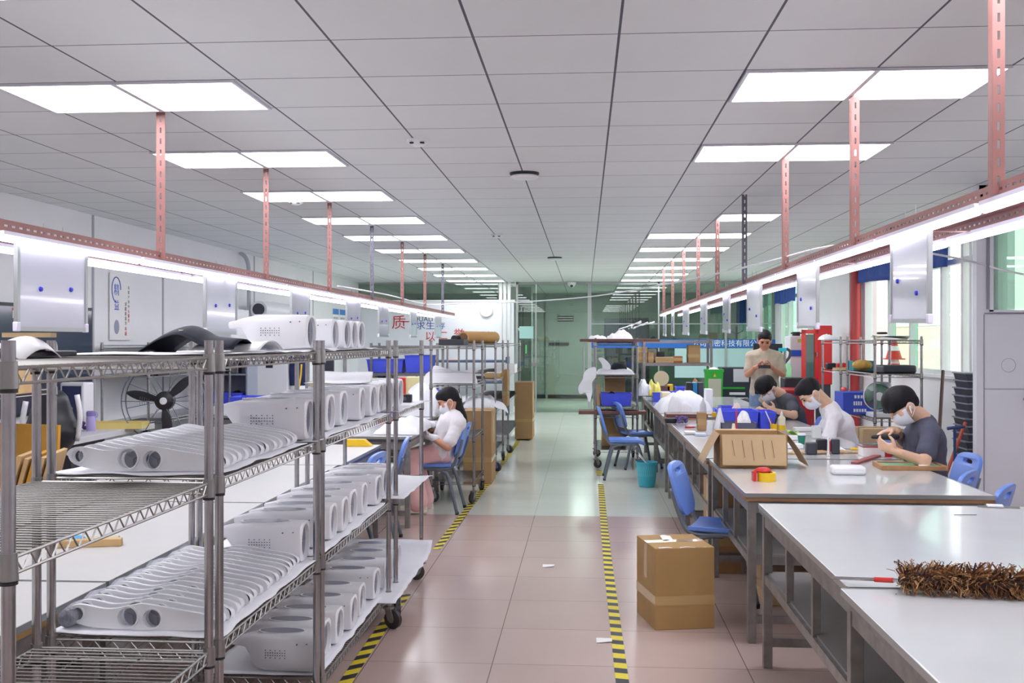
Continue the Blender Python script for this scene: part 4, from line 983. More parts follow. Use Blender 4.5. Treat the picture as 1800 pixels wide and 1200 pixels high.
pbox('red_tray', (700, 664, 712, 669), 13.0, .3, M_red, 'red plastic tray on the far left bench', 'tray', z0=.752)
pbox('yellow_board', (712, 663, 742, 667), 13.05, .3, mat('pale_yellow', (224, 214, 160), .6), 'pale yellow board on the far left bench', 'board', z0=.752)
steel_shelf('dark blue steel shelf along the white partition', -3.2, -1.6, 20.9, 21.5, [.3, .7, 1.13], 1.2, mat('navy_steel', (70, 86, 116), .5))
for i, (u, m_, lab) in enumerate(((795, M_orange, 'orange power tool case on the dark shelf by the partition'), (822, M_dark, 'dark grey box on the dark shelf by the partition'))):
    pbox('tool_case', (u-8, 634, u+8, 642), 21.0, .3, m_, lab, 'case', z0=1.135)
steel_shelf('grey steel bench with parts at the far left corner', -4.6, -3.4, 19.8, 20.6, [.4, .8], .82)
pbox('display_monitor', (563, 630, 586, 662), 14.6, .06, M_dark, 'dark monitor beside the blue jacket on the left', 'monitor', z0=.95)
crate('cream tub beside the left shelving', -3.95, -3.5, 14.4, 14.8, .752, .2, mat('cream_tub', (212, 204, 168), .5), None)
work_table('grey bench with the monitor against the left wall', -4.2, -3.35, 13.6, 15.4, .75, 'benches in the left row', M_dark, shelf=False)
solo('jacket', MB().loft([[Vector((-4.05+.14*k*math.cos(t), 14.3+.10*math.sin(t), z)) for t in [2*PI*i/14 for i in range(14)]] for z, k in ((.9, .95), (1.1, 1.05), (1.3, 1.0), (1.42, .5), (1.45, .1))]), mat('navy_cloth', (44, 52, 98), .9), 'navy blue jacket hung beside the grey monitor', 'jacket', smooth=180)
# white cabinets, pillar and air conditioner on the left wall
ac = thing('air_conditioner', 'tall white floor standing air conditioner by the left wall', 'air conditioner', (-4.45, 14.4, 0))
part('body', MB().bb(-.27, .27, -.2, .2, .05, 1.78), M_white, ac, 0, .02); part('louver', MB().bb(-.22, .22, -.205, -.2, 1.3, 1.68), mat('ac_louver', (206, 210, 216), .4), ac, 0); part('base', MB().bb(-.28, .28, -.21, .21, 0, .05), M_dark, ac, 0)
part('control_panel', MB().bb(-.05, .05, -.206, -.2, 1.15, 1.25), M_black, ac, 0)
struct('pillar_3', MB().bb(XL, XL+.32, 13.0, 13.7, 0, 1.95), M_wall, label='white boxed pipe on the left wall')
struct('trim_2', MB().cyl((XL+.12, 14.3, 0), (XL+.12, 14.3, 1.9), .045, n=12).tube(curve_pts([(XL+.12, 14.3, 1.9), (XL+.12, 14.3, 2.5), (XL+.1, 14.25, 2.7), (XL+.02, 14.2, 2.79)], 5), .03, 10), mat('pipe_grey', (176, 180, 186), .4), smooth=60, label='grey pipe rising along the left wall')
sp = thing('duct_lamp', 'fat white cylindrical duct on the left wall', 'duct', (XL+.28, 14.9, 1.93))
part('barrel', MB().tube([(0, -.65, .05), (.0, .0, .03), (0, .75, .0)], [.12, .15, .17], 22), M_white, sp, 50); part('front_cap', MB().tube([(0, -.67, .05), (0, -.65, .05)], .085, 18), M_dark, sp, 50)
part('bracket', MB().bb(-.28, -.0, -.03, .03, .1, .14), M_steel, sp, 0)
# wall sign
sg = thing('wall_sign', 'white upright sign with blue and red characters on the left wall', 'sign', (XL+.012, 10.47, 1.9))
part('panel', MB().bb(-.006, .008, -.235, .235, -.36, .34), M_paper, sg, 0, .006)
RW = (PI/2, 0, PI/2)
Mb2, Mk2 = mat('sign_blue', (60, 92, 200), .5), mat('sign_black', (60, 60, 70), .5)
for t, y, z, s, m_ in (('精', -.09, .16, .13, Mb2), ('益', -.09, .0, .12, Mb2), ('求', .12, .02, .045, Mk2), ('精', .12, -.03, .045, Mk2), ('质', .12, -.08, .045, Mk2), ('量', .12, -.13, .045, Mk2), ('为', .12, -.18, .045, Mk2), ('本', .12, -.24, .05, M_lr), ('诚', .12, -.29, .05, M_lr),
                      ('以', .19, .20, .04, Mk2), ('客', .19, .15, .04, Mk2), ('户', .19, .10, .04, Mk2), ('为', .19, .05, .04, Mk2), ('中', .19, 0, .04, Mk2), ('心', .19, -.05, .04, M_lr), ('服', .19, -.10, .045, M_lr), ('务', .19, -.15, .045, M_lr)):
    text('lettering', t, s, m_, sg, (.0095, y, z), RW, .0005)
ro = MB().tube([(.009, -.10+.10*math.cos(t), .17+.13*math.sin(t)) for t in [2*PI*i/28 for i in range(22)]], .006, 6); part('blue_ring', ro, Mb2, sg)
part('grey_emblem', MB().ell((.009, -.09, -.22), (.003, .06, .075)), mat('emblem_grey', (150, 154, 176), .5), sg)
# posters
for i, u in enumerate((590, 602)):
    p = at(u, 556, X=XL+.01); r = thing('poster', 'white poster with blue header, %s of two on the left wall' % ('nearer' if i == 0 else 'farther'), 'poster', (XL+.008, p.y, 2.0))
    part('sheet', MB().bb(-.004, .004, -.26, .26, -.22, .18), M_paper, r, 0); part('header', MB().bb(.004, .006, -.24, .24, .05, .16), mat('poster_blue', (64, 140, 220), .5), r, 0)
    part('text_block', MB().bb(.004, .006, -.18, .18, -.04, .0).bb(.004, .006, -.18, .18, -.14, -.10), mat('poster_grey', (180, 184, 192), .6), r, 0)
# big dark screen on the left wall
tv = thing('wall_screen', 'large dark screen mounted on the left wall', 'screen', (XL+.03, 8.9, 1.37))
part('bezel', MB().bb(-.03, .02, -1.1, .9, -.49, .49), M_black, tv, 0, .004); part('glass', MB().bb(.02, .023, -1.07, .87, -.46, .46), mat('screen_glass', (56, 62, 80), .12), tv, 0)
part('sticker', MB().bb(.023, .025, -.53, -.40, .36, .44), mat('sticker_cream', (230, 220, 200), .5), tv, 0); part('sticker', MB().bb(.023, .0255, -.53, -.40, .425, .445), M_red, tv, 0)
# grey bench with fan etc
tb = thing('steel_bench', 'grey steel topped bench with a lilac bottle against the left wall', 'table', (-4.87, 7.75, 0))
part('top', MB().bb(0, .78, 0, 1.75, .70, .75), mat('grey_steel_top', (206, 206, 210), .45), tb, 0, .004)
for x in (.06, .72):
    for y in (.06, 1.69): part('leg', MB().bb(x-.03, x+.03, y-.03, y+.03, 0, .70), M_steel, tb, 0)
part('drawer_unit', MB().bb(.1, .6, .5, 1.1, .1, .69), M_dark, tb, 0)
p = at(160, 757, z=.75); bt = thing('bottle', 'lilac drinking bottle with a loop lid on the grey bench', 'bottle', (p.x, p.y, .75)); M_lil = mat('lilac_plastic', (176, 164, 214), .35)
part('body', MB().lathe([(0, 0), (.038, 0), (.04, .01), (.04, .12), (.036, .13)], n=20), M_lil, bt); part('lid', MB().lathe([(.036, .13), (.04, .135), (.04, .165), (.03, .175), (0, .175)], n=20), mat('lilac_dark', (140, 124, 186), .4), bt)
part('loop', MB().tube([(.04+.02*math.cos(t), 0, .14+.022*math.sin(t)) for t in [2*PI*i/14 for i in range(14)]], .004, 6, True), M_lil, bt)
ty = thing('tray', 'yellow wooden tray lying on the grey bench beside the bottle', 'tray', (p.x+.03, p.y+.32, .75), .2); part('rim', MB().bb(-.3, .3, -.16, -.14, 0, .05).bb(-.3, .3, .14, .16, 0, .05).bb(-.3, -.28, -.14, .14, 0, .05).bb(.28, .3, -.14, .14, 0, .05), mat('pale_yellow_wood', (232, 214, 132), .6), ty, 0); part('base', MB().bb(-.28, .28, -.14, .14, 0, .01), M_wood, ty, 0)
p = at(128, 757, z=.75); fl = MB()
for i in range(26): fl.ell((p.x+random.uniform(-.09, .09), p.y+random.uniform(-.06, .06), .765+random.uniform(0, .05)), (.022, .022, .018), 8, 6)
tag(part('yarn_flowers', fl, mat('purple_yarn', (112, 96, 148), .9), None, 180), 'bunch of purple yarn flowers on the grey bench', 'flowers', kind='thing')
p = at(197, 752, z=.75); so_ = thing('scissors', 'small black scissors lying on the grey bench', 'scissors', (p.x, p.y, .75), .5); part('blade', MB().bar((0, 0, .006), (.09, .02, .006), .008, .003).bar((0, .02, .006), (.09, 0, .006), .008, .003), M_steel, so_)
for s in (-.012, .03): part('handle', MB().tube([(-.02+.018*math.cos(t), s+.014*math.sin(t), .006) for t in [2*PI*i/12 for i in range(12)]], .004, 6, True), M_black, so_)
# heater-like white box with dark front
x0, x1, a, b = ext(112, 672, 148, 745, 8.75)
ht = thing('panel_heater', 'white cased monitor with a dark front standing on the grey bench', 'monitor', ((x0+x1)/2, 8.75, .75), -.15)
part('case', MB().bb(-.12, .12, -.03, .12, .03, b-.75), M_white, ht, 0, .015); part('dark_front', MB().bb(-.095, .095, -.034, -.03, .06, b-.78), mat('navy_front', (62, 66, 100), .3), ht, 0); part('emblem', MB().lathe([(.016, -.037), (.014, -.04), (0, -.04)], (0, 0, .19), 16, 'Y', 1, 1), M_chrome, ht); part('foot', MB().bb(-.1, .1, -.05, .12, 0, .03), M_white, ht, 0)
# black office chair back
oc = thing('office_chair', 'black office chair with a white frame beyond the nearest rack', 'chair', (-3.9, 7.25, 0), .5)
part('backrest', MB().tube(curve_pts([(0, 0, .72), (0, .02, .85), (0, .03, 1.0), (0, 0, 1.16)], 5), [.10, .13, .15, .16, .17, .18, .18, .17, .17, .16, .15, .14, .13, .12, .11, .08], 18), M_black, oc, 180); part('back_frame', MB().tube(curve_pts([(-.17, -.05, 1.1), (-.19, -.06, .95), (-.17, -.03, .8)], 4), .02, 8), M_white, oc, 180); part('back_frame', MB().tube(curve_pts([(.17, -.05, 1.14), (.19, -.06, .98), (.17, -.03, .8)], 4), .02, 8), M_white, oc, 180)
part('seat', MB().lathe([(0, .42), (.22, .42), (.25, .45), (.24, .5), (0, .52)], n=24), M_black, oc); part('stem', MB().cyl((0, 0, .08), (0, 0, .42), .03).cyl((0, .05, .5), (0, .05, .75), .025), M_black, oc)
for k in range(5):
    a = 2*PI*k/5; part('leg', MB().bar((0, 0, .1), (.26*math.cos(a), .26*math.sin(a), .07), .04, .03).ell((.26*math.cos(a), .26*math.sin(a), .03), (.03, .03, .03), 10, 6), M_black, oc)
# fan
fc = at(290, 704, X=-3.85)
fn = thing('floor_fan', 'big floor fan with three black blades and a round wire cage on the left', 'fan', (fc.x, fc.y, 0), .16); R = .37; zc = fc.z
cg = MB()
for y, rr in ((-.07, R), (.07, R)): cg.tube([(rr*math.cos(t), y, zc+rr*math.sin(t)) for t in [2*PI*i/40 for i in range(40)]], .006, 6, True)
for k in range(6):
    a = 2*PI*k/6; cg.tube([(R*math.cos(a), -.07, zc+R*math.sin(a)), (.08*math.cos(a), -.11, zc+.08*math.sin(a))], .0035, 5)
for k in range(10):
    a = 2*PI*k/10+.2; cg.tube([(R*math.cos(a), .07, zc+R*math.sin(a)), (.06*math.cos(a), .12, zc+.06*math.sin(a))], .003, 5)
for rr in (.12, .14, .16, .18, .20): cg.tube([(rr*math.cos(t), -.098, zc+rr*math.sin(t)) for t in [PI*.93+i*.05 for i in range(9)]], .0018, 5)
part('cage', cg, mat('cage_wire', (120, 124, 140), .4, .6), fn, 180)
for k, a in enumerate((math.radians(42), math.radians(167), math.radians(277))):
    rings = []
    for q in range(9):
        t = q/8; rr = .06+.28*t; w = .026+.022*math.sin(t*PI*.9)-.02*t**4; c_, s_ = math.cos(a), math.sin(a); tw = .5-.4*t; ring = []
        for j in range(8):
            ph = 2*PI*j/8; aa, bb = w*math.cos(ph), .006*math.sin(ph); ex, ey = aa*math.cos(tw)-bb*math.sin(tw), aa*math.sin(tw)+bb*math.cos(tw)
            ring.append(Vector((c_*rr-s_*ex, -.03+ey*.6, zc+s_*rr+c_*ex)))
        rings.append(ring)
    part('blade', MB().loft(rings), M_black, fn, 60)
part('hub', MB().lathe([(.0, -.065), (.045, -.065), (.085, -.04), (.09, .02), (.07, .12), (0, .13)], (0, 0, zc), 22, 'Y'), M_black, fn); part('hub_cap', MB().lathe([(0, -.074), (.03, -.073), (.034, -.064)], (0, 0, zc), 18, 'Y'), M_white, fn)
part('stand', MB().bar((0, .02, 0), (0, .02, zc-.08), .055, .04).cyl((0, .02, 0), (0, .02, .04), .22, n=24), M_black, fn)
# shelf with printers behind the fan
wire_rack('chrome wire rack against the left wall behind the fan', -4.83, -4.35, 9.95, 12.3, [.72, 1.2, 1.49], 1.52, 'chrome wire racks against the left wall', truss=False, wires=False, solid=(0, 1, 2), feet=True)
pbox('printer', (238, 661, 278, 675), 10.2, .3, M_black, 'flat black device on the rack behind the fan', 'device', z0=1.205)
pbox('white_carton', (325, 640, 352, 674), 11.2, .3, mat('cream_box', (226, 224, 214), .7), 'cream box on the rack behind the fan', 'box', z0=1.205)
pbox('laptop', (222, 740, 290, 745), 10.1, .35, M_dark, 'flat dark tray on the lower shelf behind the fan', 'tray', z0=.725)
# pigeonhole with dark parts and a blue bin
cb = thing('cabinet', 'open grey cabinet with small dark parts on the left wall', 'cabinet', (-4.55, 12.6, 0))
M_cg = mat('cabinet_grey', (150, 156, 172), .5)
part('carcass', MB().bb(-.3, .3, .38, .4, 0, 1.5).bb(-.32, -.3, 0, .4, 0, 1.5).bb(.3, .32, 0, .4, 0, 1.5), M_cg, cb, 0)
for z in (.3, .72, 1.1, 1.48): part('shelf', MB().bb(-.3, .3, 0, .38, z, z+.02), M_cg, cb, 0)
for i, (x, w_) in enumerate(((-.18, .10), (-.02, .12), (.14, .09))): solo('small_part', MB().bb(-4.55+x-w_/2, -4.55+x+w_/2, 12.65, 12.8, 1.12, 1.12+.07+.03*i), (M_dark, M_black, M_steel)[i], ('dark grey', 'black', 'pale')[i]+' small machined part on the grey cabinet shelf', 'part', bevel=.01)
crate('blue bin with black rags on the grey cabinet', -4.78, -4.3, 12.62, 12.95, .74, .14, None, 'blue plastic bins', M_black)
crate('blue bin with white film beside the green box', -4.0, -3.7, 11.3, 11.7, .75, .15, None, 'blue plastic bins', M_sheet)
work_table('grey bench holding a blue bin and a green box beyond the fan', -4.2, -3.35, 10.6, 12.2, .74, 'benches in the left row', M_dark, shelf=False)
p = at(400, 741, Y=10.9); solo('green_box', MB().bb(p.x-.13, p.x+.08, 10.75, 11.0, .742, .80), M_green, 'green plastic box on the bench beyond the fan', 'box', bevel=.012)
p = at(393, 700, Y=10.7); solo('brown_stick', MB().cyl((p.x, 10.65, .742), (p.x-.01, 10.75, 1.48), .011, n=10), M_brown, 'thin brown pole standing on the bench beyond the fan', 'pole')
p = at(448, 680, Y=13.0); solo('brown_pole', MB().cyl((p.x, 13, 0), (p.x-.03, 13, 1.5), .014, n=10), M_brown, 'brown pole leaning beside the air conditioner', 'pole')
solo('hanging_cable', MB().tube(curve_pts([at(530, 640, Y=9), at(528, 665, Y=9), at(522, 690, Y=9), at(508, 705, Y=9), at(490, 720, Y=9)], 5), .008, 6), M_yellow, 'yellow cable hanging behind the third rack', 'cable', smooth=180)
# rack with boards at the left edge
wire_rack('chrome wire rack with framed boards at the left edge', -4.25, -3.5, 5.2, 6.55, [.5, 1.22, 1.5], 1.53, None, truss=False, solid=(0,), feet=True)
def board(x, y, z, w, h, lean, yaw, m, label, grp):
    o = solo('framed_board', MB().bb(-.012, .012, -w/2, w/2, 0, h), m, label, 'board', (x, y, z), yaw, grp, 0, .002); o.rotation_euler = (0, lean, yaw); return o
M_yw = mat('yellow_frame', (206, 150, 44), .5, 0, .08, 8)
for i in range(5):
    q = at(30+8*i, 690, Y=6.0); board(q.x-.02, 5.9, 1.225, .3, .21, .22, .1, M_wood, 'pale wooden board leaning on the upper shelf at the left edge, %s from the left' % ORD[i], 'wooden boards at the left edge')
for i in range(6):
    q = at(30+9*i, 850, Y=5.9); board(q.x-.03, 5.8+.03*i, .505, .34, .36+.02*(i % 2), .25, .25, M_wood if i % 3 else M_yw, 'wooden framed board standing on the lower shelf at the left edge, %s from the left' % ORD[i], 'framed boards at the left edge')
board(at(45, 800, Y=6.3).x, 6.3, .505, .5, .5, .05, 1.3, M_yw, 'large amber frame standing behind the boards at the left edge', None)
# bits on the white left benches
p = at(150, 962, z=ZL); tr = thing('wooden_strip', 'pale wooden strip with a blue disc lying on the near left bench', 'strip', (p.x, p.y+.02, ZL), .25); part('strip', MB().bb(-.16, .13, -.02, .02, 0, .03), M_wood, tr, 0, .003); part('pad', MB().bb(-.06, .1, .02, .12, 0, .02), mat('olive_pad', (196, 196, 168), .8), tr, 0, .005); part('blue_disc', MB().lathe([(0, .03), (.045, .03), (.05, .024), (.05, 0)], (-.07, .05, 0), 20), mat('sky_blue_disc', (70, 160, 214), .5), tr)
p = at(646, 775, z=.72); p.y = 7.85; wd = solo('yellow_wedge', MB().prism([(-.09, 0), (.12, 0), (.06, .05), (-.09, .05)], lambda a, b, d: (p.x+a, p.y+d, .722+b), -.04, .04), M_yellow, 'yellow plastic wedge on the left bench before the woman', 'wedge', smooth=0)
p = at(690, 742, z=.75); solo('red_box', MB().bb(p.x-.12, p.x+.2, p.y-.08, p.y+.12, .752, .785), mat('brick_red', (188, 104, 84), .5), 'flat brick red case on the woman\'s bench', 'case', bevel=.008)
p = at(690, 733, z=.8); mk = thing('marker_pen', 'green and black marker lying on the red case', 'pen', (p.x, p.y, .797)); part('barrel', MB().cyl((-.06, 0, 0), (.02, 0, 0), .009, n=12), mat('lime', (160, 210, 70), .4), mk); part('cap', MB().cyl((.02, 0, 0), (.08, 0, 0), .010, .006, 12), M_black, mk)
foam('white foam padding on the bench under the woman\'s hands', (655, 735, 735, 760), 8.45, .9, 31)
# ================================================================ RIGHT SIDE RACKS AND CLUTTER
J0, J1, JY0, JY1 = .13, .63, 12.4, 13.6
wire_rack('chrome wire rack on casters with white foam and a black bag, right of the aisle', J0, J1, JY0, JY1, [1.51, 1.12, .74, .64, .22], 1.57, None, truss=True, solid=(0, 1, 2, 3, 4))
def plank(rect, Y, dep, label, z0, th=.035):
    x0, x1, a, b = ext(*rect, Y); return solo('brown_board', MB().bb(x0, x1, Y, Y+dep, z0, z0+th), M_brown, label, 'board', bevel=.003)
plank((1019, 594, 1160, 600), 12.36, .25, 'long reddish brown board on top of the rack right of the aisle', 1.523)
plank((1017, 722, 1136, 730), 12.32, .3, 'long reddish brown board sticking out of the lower shelf right of the aisle', .652, .04)
def pfoam(rect, Y, dep, seed, label, z0=None, m=None): return foam(label, rect, Y, dep, seed, m)
pfoam((1066, 576, 1114, 594), 12.5, .6, 3, 'heap of pale grey film on top of the rack right of the aisle')
pfoam((1034, 585, 1068, 596), 12.45, .6, 6, 'pale rolled sheets at the left end of the same rack top')
solo('stiff_wire', MB().tube(curve_pts([at(1109, 577, Y=12.6), at(1113, 571, Y=12.6), at(1127, 564, Y=12.6)], 4), .008, 6), M_white, 'shorter white stiff wire poking up from the rack right of the aisle', 'wire', smooth=180)
solo('stiff_wire', MB().tube(curve_pts([at(1113, 578, Y=12.5), at(1122, 573, Y=12.5), at(1139, 566, Y=12.5)], 4), .008, 6), M_white, 'longer white stiff wire poking up from the rack right of the aisle', 'wire', smooth=180)
pfoam((1049, 645, 1116, 657), 12.42, .8, 11, 'white foam sheet on the middle shelf of the rack right of the aisle')
standing_foam('white foam strip folded up on the middle shelf right of the aisle', [(1052, 630), (1060, 629), (1072, 640), (1072, 648), (1060, 648), (1058, 640)], 12.5, .2)
standing_foam('large white foam sheet drooping off the left of the rack right of the aisle', [(1047, 646), (1036, 647), (1027, 655), (1024, 667), (1017, 680), (1019, 692), (1028, 690), (1031, 694), (1036, 706), (1041, 690), (1041, 672), (1047, 662)], 12.36, -.02)
x0, x1, a, b = ext(1073, 629, 1104, 648, 12.55)
solo('black_bag', MB().loft([[Vector(((x0+x1)/2+k*(x1-x0)/2*math.cos(t), 12.75+.14*k*math.sin(t), 1.13+z)) for t in [2*PI*i/16 for i in range(16)]] for z, k in ((0, .95), (.04, 1), (.09, .9), (.12, .7), (.125, .3))]), mat('black_cloth', (34, 36, 46), .9), 'black bag on the middle shelf of the rack right of the aisle', 'bag', smooth=60)
crate('blue bin with black parts on the rack right of the aisle', .19, .57, 12.45, 12.85, .745, .15, None, 'blue plastic bins', M_black)
pcarton((1063, 661, 1099, 712), 13.0, .4, 'brown carton standing behind the blue bin on the rack', z0=.745)
pcarton((1058, 735, 1100, 765), 12.8, .5, 'brown carton on the bottom shelf of the rack right of the aisle', z0=.225)
solo('card_tube', MB().cyl((.165, 12.5, .745), (.165, 12.52, 1.0), .025, n=14), M_wood, 'tan cardboard tube standing at the left of the blue bin', 'tube')
# shelving with small cartons in front of the glass screen
steel_shelf('grey steel shelving with a row of small cartons before the glass screen', .92, 1.95, 16.0, 16.45, [.5, 1.19, 1.54], 1.56)
for i, (rc, m_, lab) in enumerate((((1122, 619, 1138, 637), M_card, 'brown carton with orange tape, leftmost on the shelving before the glass'), ((1139, 619, 1149, 637), M_card, 'narrow brown carton next to the leftmost pair on the shelving'), ((1152, 627, 1184, 637), M_card2, 'low tan carton on the shelving before the glass'), ((1184, 626, 1200, 637), mat('rust_card', (170, 100, 56), .8), 'rust coloured carton on the shelving before the glass'), ((1210, 606, 1231, 637), M_card, 'tall brown carton at the right end of the shelving'))):
    pcarton(rc, 16.05, .3, lab, m_, z0=1.19)
x0, x1, a, b = ext(1122, 610, 1138, 619, 16.05); carton('small tan carton stacked on the leftmost carton of the shelving', ((x0+x1)/2, 16.2, 1.356), (x1-x0, .28, .08), 0, M_card2)
pbox('black_device', (1156, 618, 1168, 626.5), 16.1, .2, M_black, 'black device standing on the low tan carton', 'device', z0=1.283)
pbox('white_sign', (1139, 613, 1154, 637), 16.38, .02, M_paper, 'white card standing behind the narrow carton', 'card', z0=1.19)
# far benches
ZT = .767
crate('blue bin with clear bags at the far end of the right benches', .85, 1.20, 12.95, 13.35, ZT, .12, None, 'blue plastic bins', M_sheet)
crate('blue bin tipped behind the yellow bag on the far right bench', 1.20, 1.46, 13.5, 13.85, ZT, .16)
crate('flat blue bin beside the foam heap on the far right bench', 1.12, 1.4, 12.3, 12.75, ZT, .09)
foam('clear plastic bag heaped in the far blue bin', (1122, 660, 1147, 678), 13.0, .3, 15, mat('clear_film', (228, 232, 240), .25))
foam('yellow plastic bag on the far blue bin', (1140, 662, 1163, 678), 12.98, .3, 17, mat('yellow_bag', (232, 222, 110), .5))
x0, x1, a, b = ext(1156, 641, 1176, 666, 14.0)
tp = thing('tape_gun', 'cream tape dispenser on a brown block at the far right bench', 'tape dispenser', ((x0+x1)/2, 13.95, ZT)); part('block', MB().bb(-.10, .08, -.08, .08, 0, .16), M_brown, tp, 0, .004); part('disc', MB().cyl((-.03, -.03, .26), (-.03, .03, .26), .10, n=22), mat('cream_disc', (214, 200, 160), .5), tp); part('yellow_side', MB().bb(.05, .12, -.08, .08, .0, .18), M_yellow, tp, 0)
for i, (u, m_, lab) in enumerate(((1188, mat('amber_jar', (220, 150, 40), .4), 'amber jar on the far right bench'), (1199, M_white, 'white cup with an orange handle on the far right bench'))):
    p = at(u, 682, Y=12.9); solo('jar', MB().lathe([(0, 0), (.045, 0), (.05, .01), (.05, .10), (.04, .11), (.036, .105), (0, .02)], n=20), m_, lab, 'jar', (p.x, 12.9, ZT), smooth=50)
for i, (rc, m_, lab) in enumerate((((1207, 672, 1217, 683), M_black, 'black gadget at the right end of the far bench'), ((1218, 672, 1226, 682), mat('teal_box', (40, 130, 170), .4), 'teal box among the clutter of the far bench'), ((1227, 672, 1237, 684), M_dark, 'grey gadget beside the teal box'))): pbox('gadget', rc, 12.6, .14, m_, lab, 'gadget', .01, z0=ZT)
foam('brown crumpled wrapping paper at the right end of the far bench', (1205, 660, 1238, 678), 12.9, .35, 23, mat('kraft_brown', (156, 116, 84), .8))
foam('big heap of white foam sheets on the bench beyond the brown board', (1160, 683, 1254, 707), 10.9, 1.0, 9)
foam('crumpled white film in front of the foam heap', (1176, 690, 1222, 708), 10.6, .3, 41)
pbox('beige_block', (1164, 690, 1180, 701), 11.6, .3, mat('beige_foam', (232, 218, 180), .7), 'beige block at the left of the foam heap', 'block', z0=ZT)
pbox('white_box', (1241, 684, 1253, 702), 11.3, .2, M_white, 'white box at the right end of the foam heap', 'box', z0=ZT)
p = at(1236, 706, Y=10.75); solo('glue_bottle', MB().lathe([(0, 0), (.036, 0), (.038, .01), (.032, .10), (.012, .15), (.006, .17), (0, .17)], n=18), mat('pale_grey', (206, 206, 210), .4), 'pale grey cone shaped bottle in front of the foam heap', 'bottle', (p.x, 10.75, ZT), smooth=60)
a, b = at(1166, 711, z=.79), at(1228, 709, z=.79)
br = thing('hand_brush', 'wooden handled brush with a yellow head bridging the far bench', 'brush', (a.x, 10.5, ZT)); part('handle', MB().bb(-.0, .38, -.012, .012, .012, .03), M_wood, br, 0, .004); part('head', MB().bb(.37, .5, -.03, .03, 0, .045), M_yellow, br, 0, .006)
x0, x1, a_, b_ = ext(1147, 712, 1214, 727, 10.12)
solo('brown_slab', MB().bb(.80, 1.2, 10.12, 10.44, ZT+.012, ZT+.05), M_brown, 'dark brown grey topped slab lying across the gap of the right benches', 'slab', bevel=.003); solo('wooden_plank', MB().bb(.79, 1.1, 10.05, 10.4, ZT-.008, ZT+.01), M_edge, 'rough wooden plank under the brown slab', 'plank', bevel=.003)
# bench of the man in grey (Y 8.5-10.1)
def spot(u, v, z=ZT): return at(u, v, z=z)
p = spot(1180, 743); gr_ = thing('glue_gun', 'black hand tool on the bench corner beside purple yarn', 'tool', (p.x, p.y, ZT)); part('body', MB().bb(-.06, .05, -.03, .03, 0, .045), M_black, gr_, 0, .012); part('tip', MB().cyl((.05, 0, .025), (.12, 0, .02), .012, .006, 10), M_dark, gr_)
fl = MB(); p = spot(1198, 744)
for i in range(24): fl.ell((p.x+random.uniform(-.05, .05), p.y+random.uniform(-.04, .04), ZT+.015+random.uniform(0, .045)), (.014, .014, .014), 8, 6)
tag(part('yarn_ball', fl, mat('purple_yarn', (112, 96, 148), .9), None, 180), 'purple yarn pompom beside the black hand tool', 'yarn', kind='thing')
p = spot(1217, 752); pl_ = thing('pliers', 'red handled pliers on the bench beside the open carton', 'pliers', (p.x, p.y, ZT), .1); part('handle', MB().tube(curve_pts([(-.06, -.014, .008), (-.02, -.02, .008), (.02, 0, .008)], 4), .007, 8), M_red, pl_, 180); part('handle', MB().tube(curve_pts([(-.06, .014, .008), (-.02, .02, .008), (.02, 0, .008)], 4), .007, 8), M_red, pl_, 180); part('jaws', MB().bar((.02, 0, .008), (.07, 0, .008), .014, .008), M_dull, pl_)
for i, (u, v) in enumerate(((1214, 762), (1232, 765))): p = spot(u, v); solo('plastic_strip', MB().bb(p.x-.05, p.x+.04, p.y-.05, p.y+.05, ZT, ZT+.02), M_white if i == 0 else mat('pale_blue_strip', (206, 214, 230), .4), ('white' if i == 0 else 'pale blue')+' plastic strip left of the open carton', 'strip', bevel=.004)
pcarton((1227, 725, 1242, 744), 8.9, .12, 'small square of brown cardboard beside the white bag', M_card, z0=ZT)
p = spot(1246, 746); solo('plastic_bag', MB().lathe([(0, 0), (.05, 0), (.058, .03), (.05, .08), (.03, .14), (.012, .2), (0, .2)], n=14, sx=.8), mat('milky_bag', (232, 232, 236), .35), 'milky white pointed bag on the bench behind the open carton', 'bag', (p.x, 8.75, ZT), smooth=70)
p = spot(1259, 740); pen = thing('red_pencil', 'red pencil standing in a cream funnel', 'pencil', (p.x, 8.6, ZT)); part('shaft', MB().cyl((0, 0, .04), (0, 0, .20), .006, n=8), M_red, pen)
p = spot(1262, 746); solo('funnel', MB().lathe([(0, 0), (.05, 0), (.048, .008), (.016, .05), (.012, .09), (0, .09)], n=18), mat('cream_plastic', (236, 226, 200), .4), 'cream funnel stand behind the open carton', 'funnel', (p.x, 8.52, ZT), smooth=50)
x0, x1, a, b = ext(1267, 709, 1334, 740, 9.0); crate('large blue bin on the bench in front of the man in grey', x0, x1, 9.0, 9.35, ZT, .16)
x0, x1, a, b = ext(1337, 711, 1365, 741, 8.95); crate('blue bin turned sideways next to the large one', x0, x1, 8.95, 9.3, ZT, .155)
x0, x1, a, b = ext(1268, 728, 1330, 744, 8.65); gb = thing('parts_box', 'grey open box with papers in front of the large blue bin', 'box', ((x0+x1)/2, 8.75, ZT)); w_ = (x1-x0)/2; part('body', MB().bb(-w_, w_, -.10, -.095, 0, .085).bb(-w_, w_, .095, .1, 0, .085).bb(-w_, -w_+.005, -.1, .1, 0, .085).bb(w_-.005, w_, -.1, .1, 0, .085).bb(-w_, w_, -.1, .1, 0, .005), mat('slate_box', (96, 96, 116), .5), gb, 0)
foam('crumpled white paper sticking out of the grey box', (1295, 719, 1322, 733), 8.7, .12, 51, M_paper)
